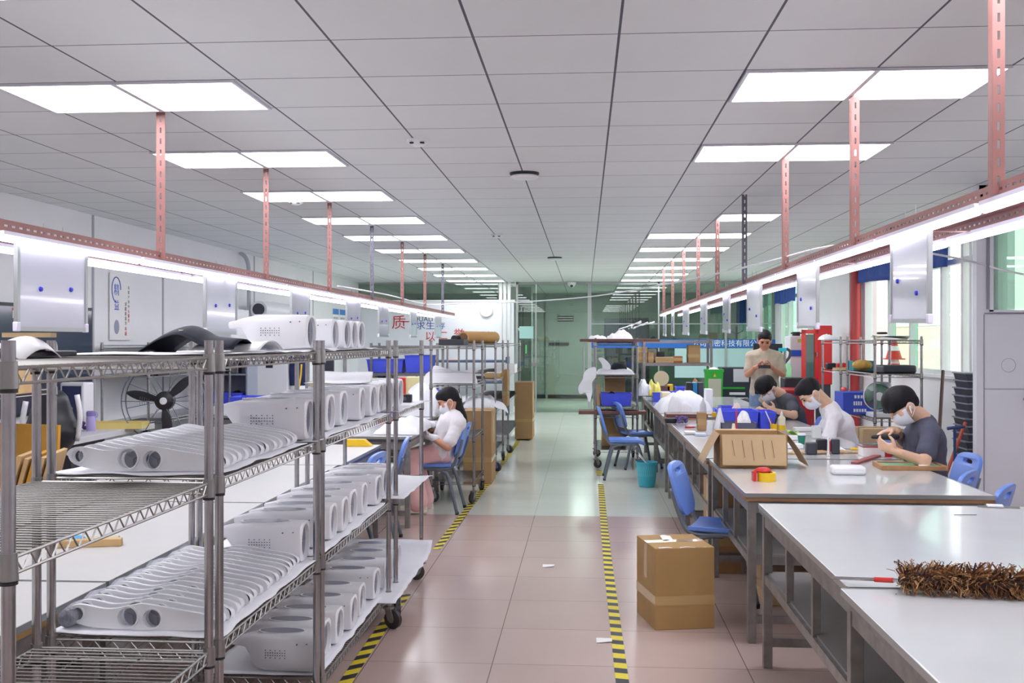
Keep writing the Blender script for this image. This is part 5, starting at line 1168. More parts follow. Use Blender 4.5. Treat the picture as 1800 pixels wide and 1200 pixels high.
p = at(1295, 735, Y=8.6); bb_ = thing('paint_brush', 'small bright blue brush against the grey box', 'brush', (p.x, 8.6, ZT)); part('handle', MB().cyl((0, 0, .0), (0, .02, .1), .008, .005, 10), mat('bright_blue', (30, 120, 240), .4), bb_)
p = spot(1374, 757); bo = thing('squeeze_bottle', 'cream squeeze bottle with a pointed cap on the bench', 'bottle', (p.x, p.y, ZT)); part('body', MB().lathe([(0, 0), (.03, 0), (.032, .01), (.032, .11), (.02, .125), (.012, .13)], n=18), mat('cream_plastic', (236, 226, 200), .4), bo); part('cap', MB().lathe([(.014, .13), (.012, .14), (.004, .17), (0, .17)], n=12), M_white, bo); part('liquid', MB().lathe([(.0325, .008), (.0328, .05)], n=18), M_yellow, bo)
pc_ = thing('brush_pot', 'pot holding brushes beside the cream squeeze bottle', 'pot', (at(1360, 757, z=ZT).x, at(1360, 757, z=ZT).y, ZT)); part('pot', MB().lathe([(0, 0), (.028, 0), (.03, .06), (.027, .06), (.025, .004), (0, .004)], n=16), M_yellow, pc_)
for (dx, dy, h, m_) in ((-.07, .0, .17, M_white), (.02, .0, .11, M_black), (-.03, .0, .10, M_red), (.035, .01, .13, M_black)): part('brush', MB().cyl((0, 0, .01), (dx, dy, h), .005, n=8), m_, pc_)
crate('small blue bin behind the white bag on the far bench', *ext(1257, 690, 1268, 698, 10.6)[:2], 10.6, 10.8, ZT, .07); crate('round cornered blue bin behind the glue bottle', *ext(1268, 691, 1292, 706, 10.5)[:2], 10.5, 10.75, ZT, .10)
p = at(1276, 712, Y=10.0); gl = thing('glue_bottle', 'white pointed glue bottle with a black collar before the round cornered bin', 'bottle', (p.x, 10.0, ZT)); part('body', MB().lathe([(0, 0), (.022, 0), (.022, .04)], n=14), M_black, gl); part('nozzle', MB().lathe([(.018, .04), (.02, .06), (.005, .115), (0, .115)], n=14), M_paper, gl)
foam('pale pink tissue beside the masked man in grey', (1285, 705, 1308, 712), 9.7, .2, 61, mat('pink_tissue', (240, 214, 210), .8))
# bench of the man in white (Y 6.8-8.45)
p = spot(1435, 770); pt = thing('utensil_pot', 'white upright tool holder on the bench of the man in the white tee', 'holder', (p.x, p.y, ZT)); part('body', MB().bb(-.033, .033, -.03, .03, 0, .10), mat('frosted_white', (218, 222, 220), .3), pt, 0, .006); part('spatula', MB().bar((-.02, 0, .06), (-.035, 0, .15), .012, .004), M_dark, pt)
p = spot(1409, 781); cp = thing('paper_cup', 'green paper cup with a pale rim', 'cup', (p.x, p.y, ZT)); part('body', MB().lathe([(0, 0), (.022, 0), (.03, .07), (.028, .07), (.021, .004), (0, .004)], n=20), mat('cup_green', (30, 130, 110), .5), cp, 50); part('rim', MB().lathe([(.028, .068), (.033, .07), (.031, .082), (.027, .082)], n=20), M_white, cp, 50)
p = spot(1394, 764); solo('lime_cloth', MB().grid(lambda a, b: (p.x-.05+.1*a, p.y-.04+.08*b, ZT+.02+.02*math.sin(a*5+b*2)), 6, 6, .004), mat('lime', (160, 230, 70), .5), 'lime green cloth on the bench of the man in the white tee', 'cloth', smooth=180)
for (u0, v0, u1, v1, Y, m_, lab) in ((1418, 778, 1437, 790, 7.05, M_dark, 'dark grey split block, leftmost of the black parts by the brown strip'), (1437, 772, 1455, 787, 7.15, M_black, 'black notched block beside the white candle like stick'), (1463, 772, 1477, 787, 7.1, M_dark, 'dark grey cube to the right of the white stick'), (1457, 775, 1463, 786, 7.15, M_red, 'small red cylinder beside the dark cube')): pbox('small_block', (u0, v0, u1, v1), Y, .06, m_, lab, 'block', .008, z0=ZT)
p = at(1456, 790, Y=7.0); solo('white_stick', MB().lathe([(0, 0), (.012, 0), (.008, .02), (.006, .12), (0, .125)], n=12), M_white, 'thin white upright stick between the black parts', 'stick', (p.x, 7.0, ZT))
p = spot(1495, 790); cu_ = thing('utility_knife', 'yellow and grey utility knife at the bench edge', 'knife', (p.x, p.y, ZT), -.45); part('handle', MB().bb(-.0, .07, -.012, .012, 0, .014), M_yellow, cu_, 0, .004); part('blade', MB().bb(-.07, 0, -.007, .007, .002, .006), M_steel, cu_, 0)
for i, (u, v, w_) in enumerate(((1380, 772, .1), (1420, 757, .12), (1395, 787, .06))): p = spot(u, v); solo('instrument_case', MB().bb(p.x-w_, p.x+w_, p.y-.05, p.y+.05, ZT, ZT+.03), M_paper, ('white flat tray left of the green cup', 'white long tray behind the tool holder', 'white small tray before the open carton flap')[i], 'tray', bevel=.004)
foam('white towel spread on the bench beside the man in the white tee', (1445, 784, 1490, 790), 7.2, .3, 71)
# ---------------------------------------------------------------- right rear racks
a = at(1538, 600, Y=9.9); b = at(1620, 600, Y=9.9)
wire_rack('chrome wire rack by the window with a desk fan and a blue carton', a.x, b.x, 9.9, yr(1490, a.x), [1.54, 1.22, .80, .3], 1.58, 'chrome wire racks by the window', truss=True, solid=(0, 1, 2, 3), feet=True)
wire_rack('chrome wire rack by the window behind the one with the desk fan', a.x, b.x, yr(1478, a.x), yr(1446, a.x), [1.54, 1.22, .80, .3], 1.58, 'chrome wire racks by the window', truss=False, solid=(0, 1, 2, 3), feet=True)
RX = a.x; RYN = 9.9
for i in range(4):
    x0 = RX+.02+.06*i; solo('magazine', MB().grid(lambda s, t: (x0+.30*s, RYN+.05+.28*i*.6+.22*t, 1.55+.012*i+.02*math.sin(s*3+i)*t), 5, 5, .006), (M_paper, mat('khaki_page', (200, 196, 140), .6), M_dark, mat('sky_page', (186, 208, 224), .6))[i], ('white', 'khaki', 'dark grey', 'pale blue')[i]+' paper lying on top of the rack with the desk fan', 'paper', smooth=180)
solo('tape_ring', MB().tube([(RX+.15+.04*math.cos(t), RYN+.3+.04*math.sin(t), 1.61) for t in [2*PI*i/16 for i in range(16)]], .012, 8, True), M_black, 'black ring on the papers of the window rack', 'ring', smooth=180)
pfoam((1448, 585, 1478, 596), yr(1470, RX), .3, 81, 'white bundle of papers on top of the rear window rack')
pbox('black_case', (1552, 642, 1612, 655), 10.0, .3, M_dark, 'flat dark grey case on the middle shelf by the window', 'case', .02, z0=1.225)
x0, x1, a_, b_ = ext(1498, 640, 1533, 653, 10.6); solo('sponge', MB().ell(((x0+x1)/2, 10.6, 1.29), ((x1-x0)/2, .1, .055), 18, 10), mat('tan_sponge', (204, 164, 84), .9, 0, .15, 30, .6, 40), 'tan natural sponge on the middle shelf by the window', 'sponge', smooth=180)
pbox('teal_tray', (1500, 634, 1536, 641), 10.8, .2, mat('teal_tray', (60, 140, 150), .5), 'teal tray behind the sponge', 'tray', z0=1.225)
for i, u in enumerate((1462, 1480)): pbox('hand_tool', (u-8, 638, u+8, 648), yr(1465, RX)-.2+.1*i, .1, (M_black, M_red)[i], ('black', 'red')[i]+' hand tool on the rear window rack', 'tool', .01, z0=1.225)
x0, x1, a_, b_ = ext(1450, 648, 1482, 654, 11.2); solo('wooden_disc', MB().cyl((RX+.1, 11.3, 1.222), (RX+.1, 11.3, 1.245), .16, n=28), M_wood, 'round wooden disc on the middle shelf by the window', 'disc')
for i, z in enumerate((0, .16)):
    cn = thing('traffic_cone', ('lower' if i == 0 else 'upper')+' red and white traffic cone stacked on the window sill', 'cone', (XR-.12, 13.2, 1.14+z))
    part('cone', MB().lathe([(.10, .012), (.045, .20), (.03, .26), (0, .26)], n=20), mat('cone_red', (226, 64, 50), .4), cn); part('band', MB().lathe([(.074, .11), (.055, .17)], n=20), M_paper, cn); part('base', MB().bb(-.11, .11, -.11, .11, 0, .014), mat('cone_red', (226, 64, 50), .4), cn, 0)
# blue carton with strokes of lettering, desk fan
x0, x1, a_, b_ = ext(1482, 690, 1553, 728, 10.3)
bc = thing('appliance_carton', 'blue appliance carton with white and red lettering on the window rack', 'box', (x0, 10.3, .81)); L_ = x1-x0; h_ = b_-.81
part('body', MB().bb(0, L_, 0, .35, 0, h_), mat('carton_blue', (60, 84, 196), .5), bc, 0, .004)
st = MB(); sr = MB()
for k in range(4): st.bb(L_*.28+k*.03, L_*.28+k*.03+.02, -.002, 0, h_*.74, h_*.88); st.bb(L_*.26+k*.022, L_*.26+k*.022+.014, -.002, 0, h_*.42, h_*.60)
for k in range(5): st.bb(L_*.26+k*.026, L_*.26+k*.026+.018, -.002, 0, h_*.12, h_*.26); sr.bb(L_*.52+k*.022, L_*.52+k*.022+.016, -.002, 0, h_*.44, h_*.58)
part('lettering', st, M_paper, bc, 0); part('lettering', sr, mat('lettering_pink', (200, 80, 110), .5), bc, 0)
df = thing('desk_fan', 'white desk fan with pale green blades on the window rack', 'fan', ((x0+x1)/2+.10, 10.15, .81)); fz = at(1536, 696, Y=10.15).z-.81
part('cage', MB().lathe([(.02, -.05), (.10, -.048), (.135, -.01), (.135, .02), (.1, .05), (.03, .055)], (0, 0, fz), 30, 'Y'), glass('fan_cage', (206, 224, 216), .05, .3), df); part('guard_ring', MB().tube([(.136*math.cos(t), .0, fz+.136*math.sin(t)) for t in [2*PI*i/32 for i in range(32)]], .006, 6, True), M_white, df, 180)
for k in range(3):
    t0 = 2*PI*k/3+.4; part('blade', MB().grid(lambda a, b: ((.03+.09*a)*math.cos(t0+b*1.3), .01+.02*(b-.5), fz+(.03+.09*a)*math.sin(t0+b*1.3)), 5, 6, .003), mat('fan_green', (150, 182, 166), .4), df, 180)
part('hub', MB().lathe([(0, -.062), (.04, -.06), (.042, -.05)], (0, 0, fz), 18, 'Y'), M_white, df); part('stem', MB().cyl((0, .05, .02), (0, .05, fz), .02), M_white, df); part('base', MB().lathe([(.1, 0), (.1, .015), (.03, .035), (0, .035)], (0, .05, 0), 22), M_white, df)
pbox('white_appliance', (1556, 672, 1568, 722), 10.5, .2, M_white, 'white appliance behind the desk fan', 'appliance', .02, z0=.805)
pbox('red_ball_box', (1483, 681, 1493, 691), 10.9, .15, M_red, 'red lid on the window rack', 'lid', .02, z0=.805)
pbox('white_tray', (1535, 726, 1566, 735), 9.95, .25, M_white, 'white tray on the lower shelf by the window', 'tray', z0=.805)
pcarton((1517, 754, 1590, 795), 9.6, .3, 'tan carton on the floor below the window rack', M_card2, z0=.0)
# red fire cabinet, machines and bins
fcb = thing('fire_cabinet', 'red metal fire cabinet with its glazed door swung open', 'cabinet', (2.95, 15.3, 0)); x0, x1, a_, b_ = ext(1437, 572, 1463, 676, 15.3)
part('body', MB().bb(x0-2.95, x1-2.95, 0, .25, a_, b_), mat('cabinet_red', (214, 42, 48), .35), fcb, 0, .01)
hx, hy = x0-2.95, 0.0; du = Vector((-.9, -.45, 0)).normalized(); wd_ = .28; dz0, dz1 = a_+.02, b_-.06
def leaf(o0, o1, z0, z1): return [Vector((hx, hy, 0))+du*o+Vector((0, 0, z)) for o in (o0, o1) for z in (z0, z1)]
dm = MB()
for (o0, o1, z0, z1) in ((0, wd_, dz0, dz0+.08), (0, wd_, dz1-.06, dz1), (0, .06, dz0, dz1), (wd_-.06, wd_, dz0, dz1)): dm.bar(Vector((hx, hy, (z0+z1)/2))+du*o0, Vector((hx, hy, (z0+z1)/2))+du*o1, .025, z1-z0)
dr = part('door', dm, mat('cabinet_red', (214, 42, 48), .35), fcb, 0)
part('pane', MB().bar(Vector((hx, hy, (dz0+dz1)/2))+du*.06, Vector((hx, hy, (dz0+dz1)/2))+du*(wd_-.06), .006, dz1-dz0-.14), mat('dark_teal_glass', (74, 104, 104), .1), dr, 0); part('handle', MB().bar(Vector((hx, hy-.03, (dz0+dz1)/2))+du*.02, Vector((hx, hy-.03, (dz0+dz1)/2+.06))+du*.02, .02, .02), M_chrome, dr, 0)
part('stand', MB().bb(x0-2.93, x1-2.97, .02, .23, 0, a_), M_dark, fcb, 0)
struct('trim_3', MB().cyl((3.9, 15.1, 0), (3.9, 15.1, H), .075, n=20), mat('fire_pipe_red', (176, 60, 60), .4), smooth=60, label='red standpipe beside the white pier')
def machine(rc, Y, dep, m_, label, nm, cat, z0=0.0): return pbox(nm, rc, Y, dep, m_, label, cat, .015, z0=z0)
gbx = thing('green_bin', 'green bin with a pale front label before the glass screen', 'bin', (at(1256, 690, Y=15.5).x, 15.6, 0)); h_ = at(1256, 649, Y=15.5).z
part('body', MB().loft([[Vector((sx*w, sy*w, z)) for sx, sy in ((-1, -1), (1, -1), (1, 1), (-1, 1))] for z, w in ((0, .10), (h_-.04, .125), (h_-.04, .135), (h_, .135), (h_, .115), (h_-.08, .11))], cap=True), mat('bin_green', (50, 170, 60), .4), gbx, 30); part('label_panel', MB().bb(-.095, .095, -.128, -.124, .4, h_-.14), mat('label_grey', (184, 184, 166), .6), gbx, 0); part('emblem', MB().prism([(-.02, 0), (.02, 0), (0, .05)], lambda a, b, d: (a, d, h_-.11+b), -.134, -.128), M_yellow, gbx, 0)
part('rubbish', MB().grid(lambda a, b: ((a-.5)*.2, (b-.5)*.2, h_-.02+.05*math.sin(a*PI)*math.sin(b*PI)+.02*noise.noise((a*6, b*6, 1))), 8, 8, .002), M_paper, gbx, 180)
bs = thing('print_station', 'dark cabinet with a pale panel and a green strip before the glass screen', 'cabinet', (at(1296, 690, Y=16).x, 16.0, 0)); x0, x1, a_, b_ = ext(1271, 646, 1325, 700, 16.0); w_ = (x1-x0)/2
part('carcass', MB().bb(-w_, w_, 0, .5, 0, b_), mat('slate_cabinet', (48, 56, 70), .5), bs, 0, .008); part('pale_panel', MB().bb(-.06, w_-.06, -.012, 0, b_-.22, b_-.02), mat('pale_panel', (214, 216, 222), .4), bs, 0); part('green_strip', MB().bb(-w_, w_-.12, -.014, 0, b_-.33, b_-.30), mat('bin_green', (50, 170, 60), .4), bs, 0); part('label', MB().bb(-.12, .12, -.012, 0, b_-.42, b_-.38).bb(-.02, .16, -.012, 0, b_-.48, b_-.46), M_paper, bs, 0)
machine((1350, 655, 1378, 720), 14.6, .4, M_white, 'white floor standing machine behind the standing man', 'machine', 'machine')
ws = thing('white_machine', 'tall white machine with a blue label beside the red cabinet', 'machine', (at(1402, 690, Y=15.8).x, 15.8, 0)); x0, x1, a_, b_ = ext(1388, 590, 1416, 690, 15.8); w_ = (x1-x0)/2
part('body', MB().bb(-w_, w_, 0, .4, 0, b_), M_white, ws, 0, .02); part('blue_label', MB().bb(-w_-.002, w_+.06, -.012, 0, at(1400, 626, Y=15.8).z, at(1400, 615, Y=15.8).z), mat('label_blue', (50, 100, 214), .4), ws, 0); part('black_cap', MB().cyl((0, .1, b_), (0, .1, b_+.06), .06, n=14).bb(-.08, .08, .08, .12, b_+.03, b_+.05), M_black, ws); part('green_tag', MB().bb(.0, .07, -.004, 0, b_-.1, b_-.05), mat('tag_lime', (196, 206, 90), .5), ws, 0)
machine((1418, 645, 1428, 690), 15.6, .3, mat('navy_machine', (60, 72, 110), .4), 'narrow navy machine beside the tall white machine', 'machine', 'machine')
mon = thing('black_monitor', 'wide black screen behind the shoulders of the standing man', 'monitor', (at(1350, 612, Y=15).x, 15.0, 0)); x0, x1, a_, b_ = ext(1322, 604, 1373, 632, 15.0); part('screen', MB().bb(-(x1-x0)/2, (x1-x0)/2, 0, .04, a_, b_), M_black, mon, 0, .004); part('stand', MB().bb(-.03, .03, .02, .05, .7, a_).bb(-.15, .15, -.1, .15, .69, .70), M_black, mon, 0); part('table_stand', MB().bb(-.3, .3, -.15, .3, 0, .69), M_dark, mon, 0, .01)
bt_ = thing('spray_stand', 'pale stand with a cyan head and green bottle behind the standing man', 'stand', (at(1380, 640, Y=14.9).x, 14.9, 0)); part('pole', MB().cyl((0, 0, 0), (0, 0, at(1380, 616, Y=14.9).z), .02, n=10), M_steel, bt_); part('cyan_head', MB().bb(-.09, .02, -.02, .02, at(1380, 617.5, Y=14.9).z, at(1380, 611.5, Y=14.9).z), mat('cyan', (40, 190, 214), .5), bt_, 0, .004); part('arm', MB().tube(curve_pts([(.02, 0, 1.42), (.07, 0, 1.38), (.06, 0, 1.3), (0, 0, 1.22)], 4), .02, 8), M_dark, bt_, 180); part('bottle', MB().lathe([(0, 1.0), (.05, 1.0), (.05, 1.16), (.02, 1.22), (0, 1.22)], (.03, -.05, 0), 16), mat('pale_green_bottle', (150, 214, 160), .3), bt_)
machine((1379, 664, 1416, 684), 13.6, .3, M_black, 'black box on a red cart behind the seated men', 'chest', 'box', z0=at(1395, 684, Y=13.6).z)
x0, x1, a_, b_ = ext(1372, 686, 1432, 760, 12.9)
solo('red_cart', MB().bb(x0+.05, x1, 12.9, 13.6, .0, at(1395, 690, Y=12.9).z).bb(x0, x1+.02, 12.88, 13.62, at(1395, 690, Y=12.9).z, at(1395, 685, Y=12.9).z), mat('cart_red', (170, 34, 46), .4), 'dark red panelled cart behind the seated men', 'cart', bevel=.01)
# things leaning by the partition
a, b = at(1664, 652, Y=10.2), at(1648, 775, Y=9.6)
solo('long_pole', MB().cyl((b.x-.06, 9.5, 0.0), (a.x, 10.3, a.z), .016, n=10), mat('brown_pole', (104, 78, 74), .6), 'long brown pole leaning against the window sill', 'pole')
a = at(1694, 752, Y=8.9); b = at(1680, 752, Y=8.9)
sq = thing('squeegee', 'blue handled squeegee leaning beside the dark tray stack', 'squeegee', (b.x, 8.9, 0)); part('handle', MB().cyl((0, 0, 0.02), (-.01, 0, b.z), .012, n=10), mat('navy_tube', (46, 70, 120), .4), sq); part('grip', MB().tube(curve_pts([(-.07, 0, b.z-.005), (0, 0, b.z+.004), (.07, 0, b.z+.012)], 4), .014, 8), mat('navy_tube', (46, 70, 120), .4), sq, 180); part('blade', MB().bb(-.2, .2, -.01, .01, 0, .04), M_black, sq, 0)
a = at(1697, 742, Y=9.1); b = at(1668, 822, Y=9.0)
solo('broom', MB().cyl((b.x-.2, 8.9, 0.01), (a.x, 9.1, a.z), .014, n=10), mat('broom_orange', (196, 84, 58), .5), 'orange red broom stick leaning beside the squeegee', 'broom')
tr0 = None; x0, x1, a_, b_ = ext(1697, 655, 1720, 840, 9.2); nT = 19; zt_ = b_
for i in range(nT):
    if tr0 is None:
        tr0 = thing('stacking_tray', 'x', 'tray'); hh = zt_/nT
        part('body', MB().loft([[Vector((sx*w, sy*.16, z)) for sx, sy in ((-1, -1), (1, -1), (1, 1), (-1, 1))] for z, w in ((0, .14), (hh*.8, .155))]), M_dark, tr0, 0); part('rim', MB().bb(-.165, .165, -.17, .17, hh*.8, hh*.97), mat('tray_rim', (140, 142, 154), .4), tr0, 0); o = tr0
    else: o = copy_tree(tr0)
    o.location = (x0+.165+.006*((i*7) % 3-1), 9.35, zt_/nT*i); o.rotation_euler = (0, 0, .02*((i*5) % 3-1)); o['group'] = 'stack of dark trays by the partition'
    o['label'] = 'dark grey tray in the tall stack by the partition, ' + ('topmost' if i == nT-1 else '%s from the floor' % ORD[i])
fe = thing('fire_extinguisher', 'small red extinguisher with a black hose beside the tray stack', 'extinguisher', (at(1697, 830, Y=8.8).x, 8.8, 0)); part('tank', MB().lathe([(0, 0), (.05, 0), (.055, .02), (.055, .36), (.03, .42), (.015, .43), (0, .43)], n=18), M_red, fe, 50); part('hose', MB().tube(curve_pts([(0, 0, .45), (-.05, 0, .5), (-.08, 0, .42), (-.07, -.02, .2)], 5), .01, 8), M_black, fe, 180)
# small items hanging from the right frame
# ================================================================ PEOPLE
def skin_mat(n, c): return mat(n, c, .5, 0, .03, 10)
M_mask = mat('face_mask', (226, 230, 240), .7); M_hair = mat('black_hair', (22, 21, 25), .6, 0, .2, 40, .4, 120, spec=.3)
M_glove = mat('white_glove', (232, 232, 236), .7)
def remesh(o, vox, sm):
    r = o.modifiers.new('remesh', 'REMESH'); r.mode = 'VOXEL'; r.voxel_size = vox; r.use_smooth_shade = True
    s = o.modifiers.new('smooth', 'SMOOTH'); s.factor = .5; s.iterations = sm
def V(p): return Vector(p)
def hand(mb, w, d, n, side, curl=.6, s=1.0, spread=1.0):
    """palm, four unequal fingers in three bends and a thumb leaving the palm's side"""
    d = V(d).normalized(); n = V(n); n = (n-d*n.dot(d)).normalized(); a = d.cross(n)*side
    M = Matrix((a, d, n)).transposed(); w = V(w)
    mb.cap(w-d*.02*s, w+d*.03*s, .024*s, .028*s, 10)
    mb.ell(w+d*.052*s, (.040*s, .048*s, .017*s), 14, 8, M)
    for k, (off, L) in enumerate(((.030, .068), (.010, .078), (-.010, .072), (-.029, .055))):
        p = w+d*.088*s+a*off*s; ang = curl*(.5+.08*k); q = p; dirv = d
        for j, fr in enumerate((.45, .32, .23)):
            ca, sa = math.cos(ang), math.sin(ang); dj = (d*ca+n*sa+a*off*1.2*spread).normalized(); e = q+dj*L*fr*s
            mb.cap(q, e, (.0095-.001*j)*s, (.0088-.001*j)*s, 8); q = e; ang += curl*.75
    t0 = w+d*.03*s+a*.034*s; t1 = t0+(d*.55+a*.7+n*.35).normalized()*.035*s; t2 = t1+(d*.85+a*.12+n*.5).normalized()*.03*s
    mb.cap(t0, t1, .013*s, .011*s, 8); mb.cap(t1, t2, .0105*s, .009*s, 8)
def head_parts(mb, c, f, u, s=1.0):
    f = V(f).normalized(); u = V(u); u = (u-f*u.dot(f)).normalized(); r = f.cross(u); M = Matrix((r, f, u)).transposed(); c = V(c)
    P = lambda x, y, z: c+r*x*s+f*y*s+u*z*s
    mb.ell(P(0, -.005, .015), (.076*s, .096*s, .092*s), 20, 14, M); mb.ell(P(0, .022, -.045), (.062*s, .070*s, .065*s), 18, 12, M)
    mb.ell(P(0, .052, -.088), (.036*s, .036*s, .030*s), 14, 10, M)
    mb.cap(P(0, .086, .012), P(0, .104, -.028), .010*s, .014*s, 8); mb.ell(P(0, .086, -.062), (.024*s, .012*s, .010*s), 12, 8, M); mb.ell(P(0, .078, .022), (.055*s, .018*s, .012*s), 12, 8, M)
    for q in (-1, 1): mb.ell(P(q*.078, -.012, -.022), (.011*s, .020*s, .032*s), 10, 8, M); mb.ell(P(q*.045, .055, -.03), (.024*s, .026*s, .026*s), 10, 8, M)
    return P, M
def person(label, J, skin, shirt, pants, shoe, hair, mask=True, glove=None, s=1.0, vox=.0075, sleeve=.55, torso=1.0, earbud=False, glasses=False):
    """J: joint positions in world space; hand entries are (wrist, finger direction, palm normal, curl)"""
    base = V((J['pelvis'][0], J['pelvis'][1], 0)); T = Matrix.Translation(-base)
    root = thing('person', label, 'person', base)
    g = lambda k: V(J[k])
    b = MB(); pel, ch, nk, hd = g('pelvis'), g('chest'), g('neck'), g('head')
    mid = pel.lerp(ch, .5)
    rs = (g('sr')-g('sl')).normalized()
    def torso_caps(m, inf=0, low=True):
        for k, w in ((-1, .05), (1, .05)):
            m.cap(pel+rs*k*w*1.3, mid+rs*k*w, .115*torso+inf, .105*torso+inf, 14); m.cap(mid+rs*k*w, ch+rs*k*.075, .105*torso+inf, .105*torso+inf, 14)
        m.cap(ch, nk.lerp(ch, .25), .10+inf, .07+inf, 14); m.cap(g('sl'), nk.lerp(ch, .25), .06+inf, .058+inf, 12); m.cap(g('sr'), nk.lerp(ch, .25), .06+inf, .058+inf, 12); m.cap(ch, g('sl'), .09+inf, .058+inf, 12); m.cap(ch, g('sr'), .09+inf, .058+inf, 12)
    torso_caps(b, -.012)
    P, M = head_parts(b, hd, J['hf'], J['hu'], s)
    b.cap(P(0, -.03, -.05), nk, .052, .056, 12); b.cap(nk, ch, .058, .07, 12)
    gls = []
    for q, sd in (('l', -1), ('r', 1)):
        S, E = g('s'+q), g('e'+q); W, fd, pn, cu = J['h'+q]; W = V(W)
        b.cap(S, E, .047, .038, 12); b.cap(E, W, .039, .025, 12)
        hand(b, W, fd, pn, sd, cu)
        gl = MB(); gls.append(gl)
        if glove: hand(gl, W, fd, pn, sd, cu, 1.12); gl.cap(W-V(fd).normalized()*.05, W, .036, .032, 10)
        H_, K, A = pel+rs*sd*.085, g('k'+q), g('a'+q)
        b.cap(H_, K, .078, .055, 12); b.cap(K, A, .052, .036, 12); tf = V(J['foot']).normalized(); b.cap(A-V((0, 0, .03)), A+tf*.12-V((0, 0, .045)), .032, .026, 10)
    b.xf(T); o = part('body', b, skin, root, 180); remesh(o, vox, 3)
    for gl in gls if glove else (): gl.xf(T); o = part('glove', gl, glove, root, 180); remesh(o, .006, 2)
    t = MB(); torso_caps(t, .012)
    t.cap(pel-V((0, 0, .03)), mid, .15*torso, .13*torso, 16)
    for q in 'lr':
        S, E = g('s'+q), g('e'+q); t.cap(S, S.lerp(E, sleeve), .059, .056, 12); t.cap(S.lerp(E, sleeve*.6), S.lerp(E, sleeve), .058, .062, 12)
    t.xf(T); o = part('tee_shirt', t, shirt, root, 180); remesh(o, .010, 5)
    ds = o.modifiers.new('folds', 'DISPLACE'); tx = bpy.data.textures.get('cloth_folds') or bpy.data.textures.new('cloth_folds', 'CLOUDS'); tx.noise_scale = .07; ds.texture = tx; ds.strength = .016; ds.mid_level = .5; ds.texture_coords = 'LOCAL'
    p = MB(); fl = J.get('flare', 0)
    p.cap(pel-rs*.06, pel+rs*.06, .135*torso, .135*torso, 14)
    for q, sd in (('l', -1), ('r', 1)):
        H_, K, A = pel+rs*sd*.085, g('k'+q), g('a'+q); p.cap(H_, K, .098, .074+fl*.3, 12); p.cap(K, A+(A-K).normalized()*-.02, .072+fl*.3, .052+fl, 12)
    p.xf(T); o = part('trousers', p, pants, root, 180); remesh(o, .012, 5)
    for q in 'lr':
        A = g('a'+q); tf = V(J['foot']).normalized(); sh = MB(); sh.cap(A-tf*.05-V((0, 0, .045)), A+tf*.13-V((0, 0, .05)), .042, .036, 12); sh.bar(A-tf*.09-V((0, 0, .078)), A+tf*.165-V((0, 0, .078)), .082, .02)
        sh.xf(T); o = part('shoe', sh, shoe, root, 180); remesh(o, .008, 3)
    # face details
    for q in (-1, 1):
        part('eye', MB().ell(P(q*.031, .088, .0), (.012*s, .006*s, .006*s), 10, 8, M).xf(T), M_hair, root, 180); part('eyebrow', MB().cap(P(q*.018, .094, .019), P(q*.046, .084, .020), .004, .003, 6).xf(T), M_hair, root, 180)
    # hair
    h = MB(); style = hair
    h.ell(P(0, -.016, .030), (.084*s, .100*s, .092*s), 22, 14, M)
    if style == 'short':
        h.ell(P(0, .02, .075), (.070*s, .075*s, .045*s), 16, 10, M)
        cutf, cutz = .055, .03
    elif style == 'mop':
        h.ell(P(0, .01, .05), (.092*s, .106*s, .085*s), 20, 12, M); h.ell(P(0, .065, .048), (.068*s, .045*s, .05*s), 16, 10, M); h.ell(P(0, -.06, -.01), (.07*s, .05*s, .06*s), 16, 10, M)
        for k in range(7): h.cap(P(-.06+.02*k, .06, .07), P(-.062+.0205*k, .104, .018-.006*(k % 2)), .018, .010, 8)
    else:
        h.ell(P(0, .02, .06), (.078*s, .08*s, .055*s), 16, 10, M); h.ell(P(0, -.07, -.0), (.066*s, .05*s, .06*s), 16, 10, M)
        tail = curve_pts([P(0, -.10, -.01)]+[V(x) for x in J['tail']], 5); n_ = len(tail)
        h.tube(tail, [.028+.018*math.sin(PI*min(1, i/n_*1.25)) if i < n_-2 else .02 for i in range(n_)], 12)
    h.xf(T)
    # shave the front below the hairline so that the face stays free
    keep = []; Ti = T
    o = part('hair', h, M_hair, root, 180); remesh(o, .007, 3)
    if style == 'tail':
        tt = MB().tube([P(.026*math.cos(a), -.108+.0*math.sin(a), -.01+.026*math.sin(a)) for a in [2*PI*i/14 for i in range(14)]], .010, 8, True).xf(T); part('hair_tie', tt, M_paper, root, 180)
    if mask:
        m = MB(); N = 14; rows = []
        for i in range(9):
            v = i/8; z = -.018-.098*v; ring = []
            for k in range(N+1):
                a = (k/N-.5)*2.7; wv = .074-.018*v*v; fx = .082+.030*math.sin(PI*(.12+.76*v))-.02*v**3
                ring.append(P(math.sin(a)*wv, .004+math.cos(a)*fx, z-.016*(1-math.cos(a))*(v-.4)))
            rows.append(ring)
        m.loft(rows, cap=False, closed=False); m.xf(T); o = part('face_mask', m, M_mask, root, 180); o.modifiers.new('thick', 'SOLIDIFY').thickness = .003
        for q in (-1, 1): st = MB().tube(curve_pts([P(q*.068, .03, -.03), P(q*.083, .0, -.0), P(q*.086, -.028, -.01), P(q*.08, -.026, -.045), P(q*.066, .02, -.085)], 4), .0022, 5).xf(T); part('mask_strap', st, M_paper, root, 180)
    if earbud: eb = MB(); eb.ell(P(-.09, -.0, -.022), (.008, .008, .008), 10, 8).cap(P(-.092, .006, -.026), P(-.094, .018, -.056), .005, .004, 8).xf(T); part('earbud', eb, M_white, root, 180)
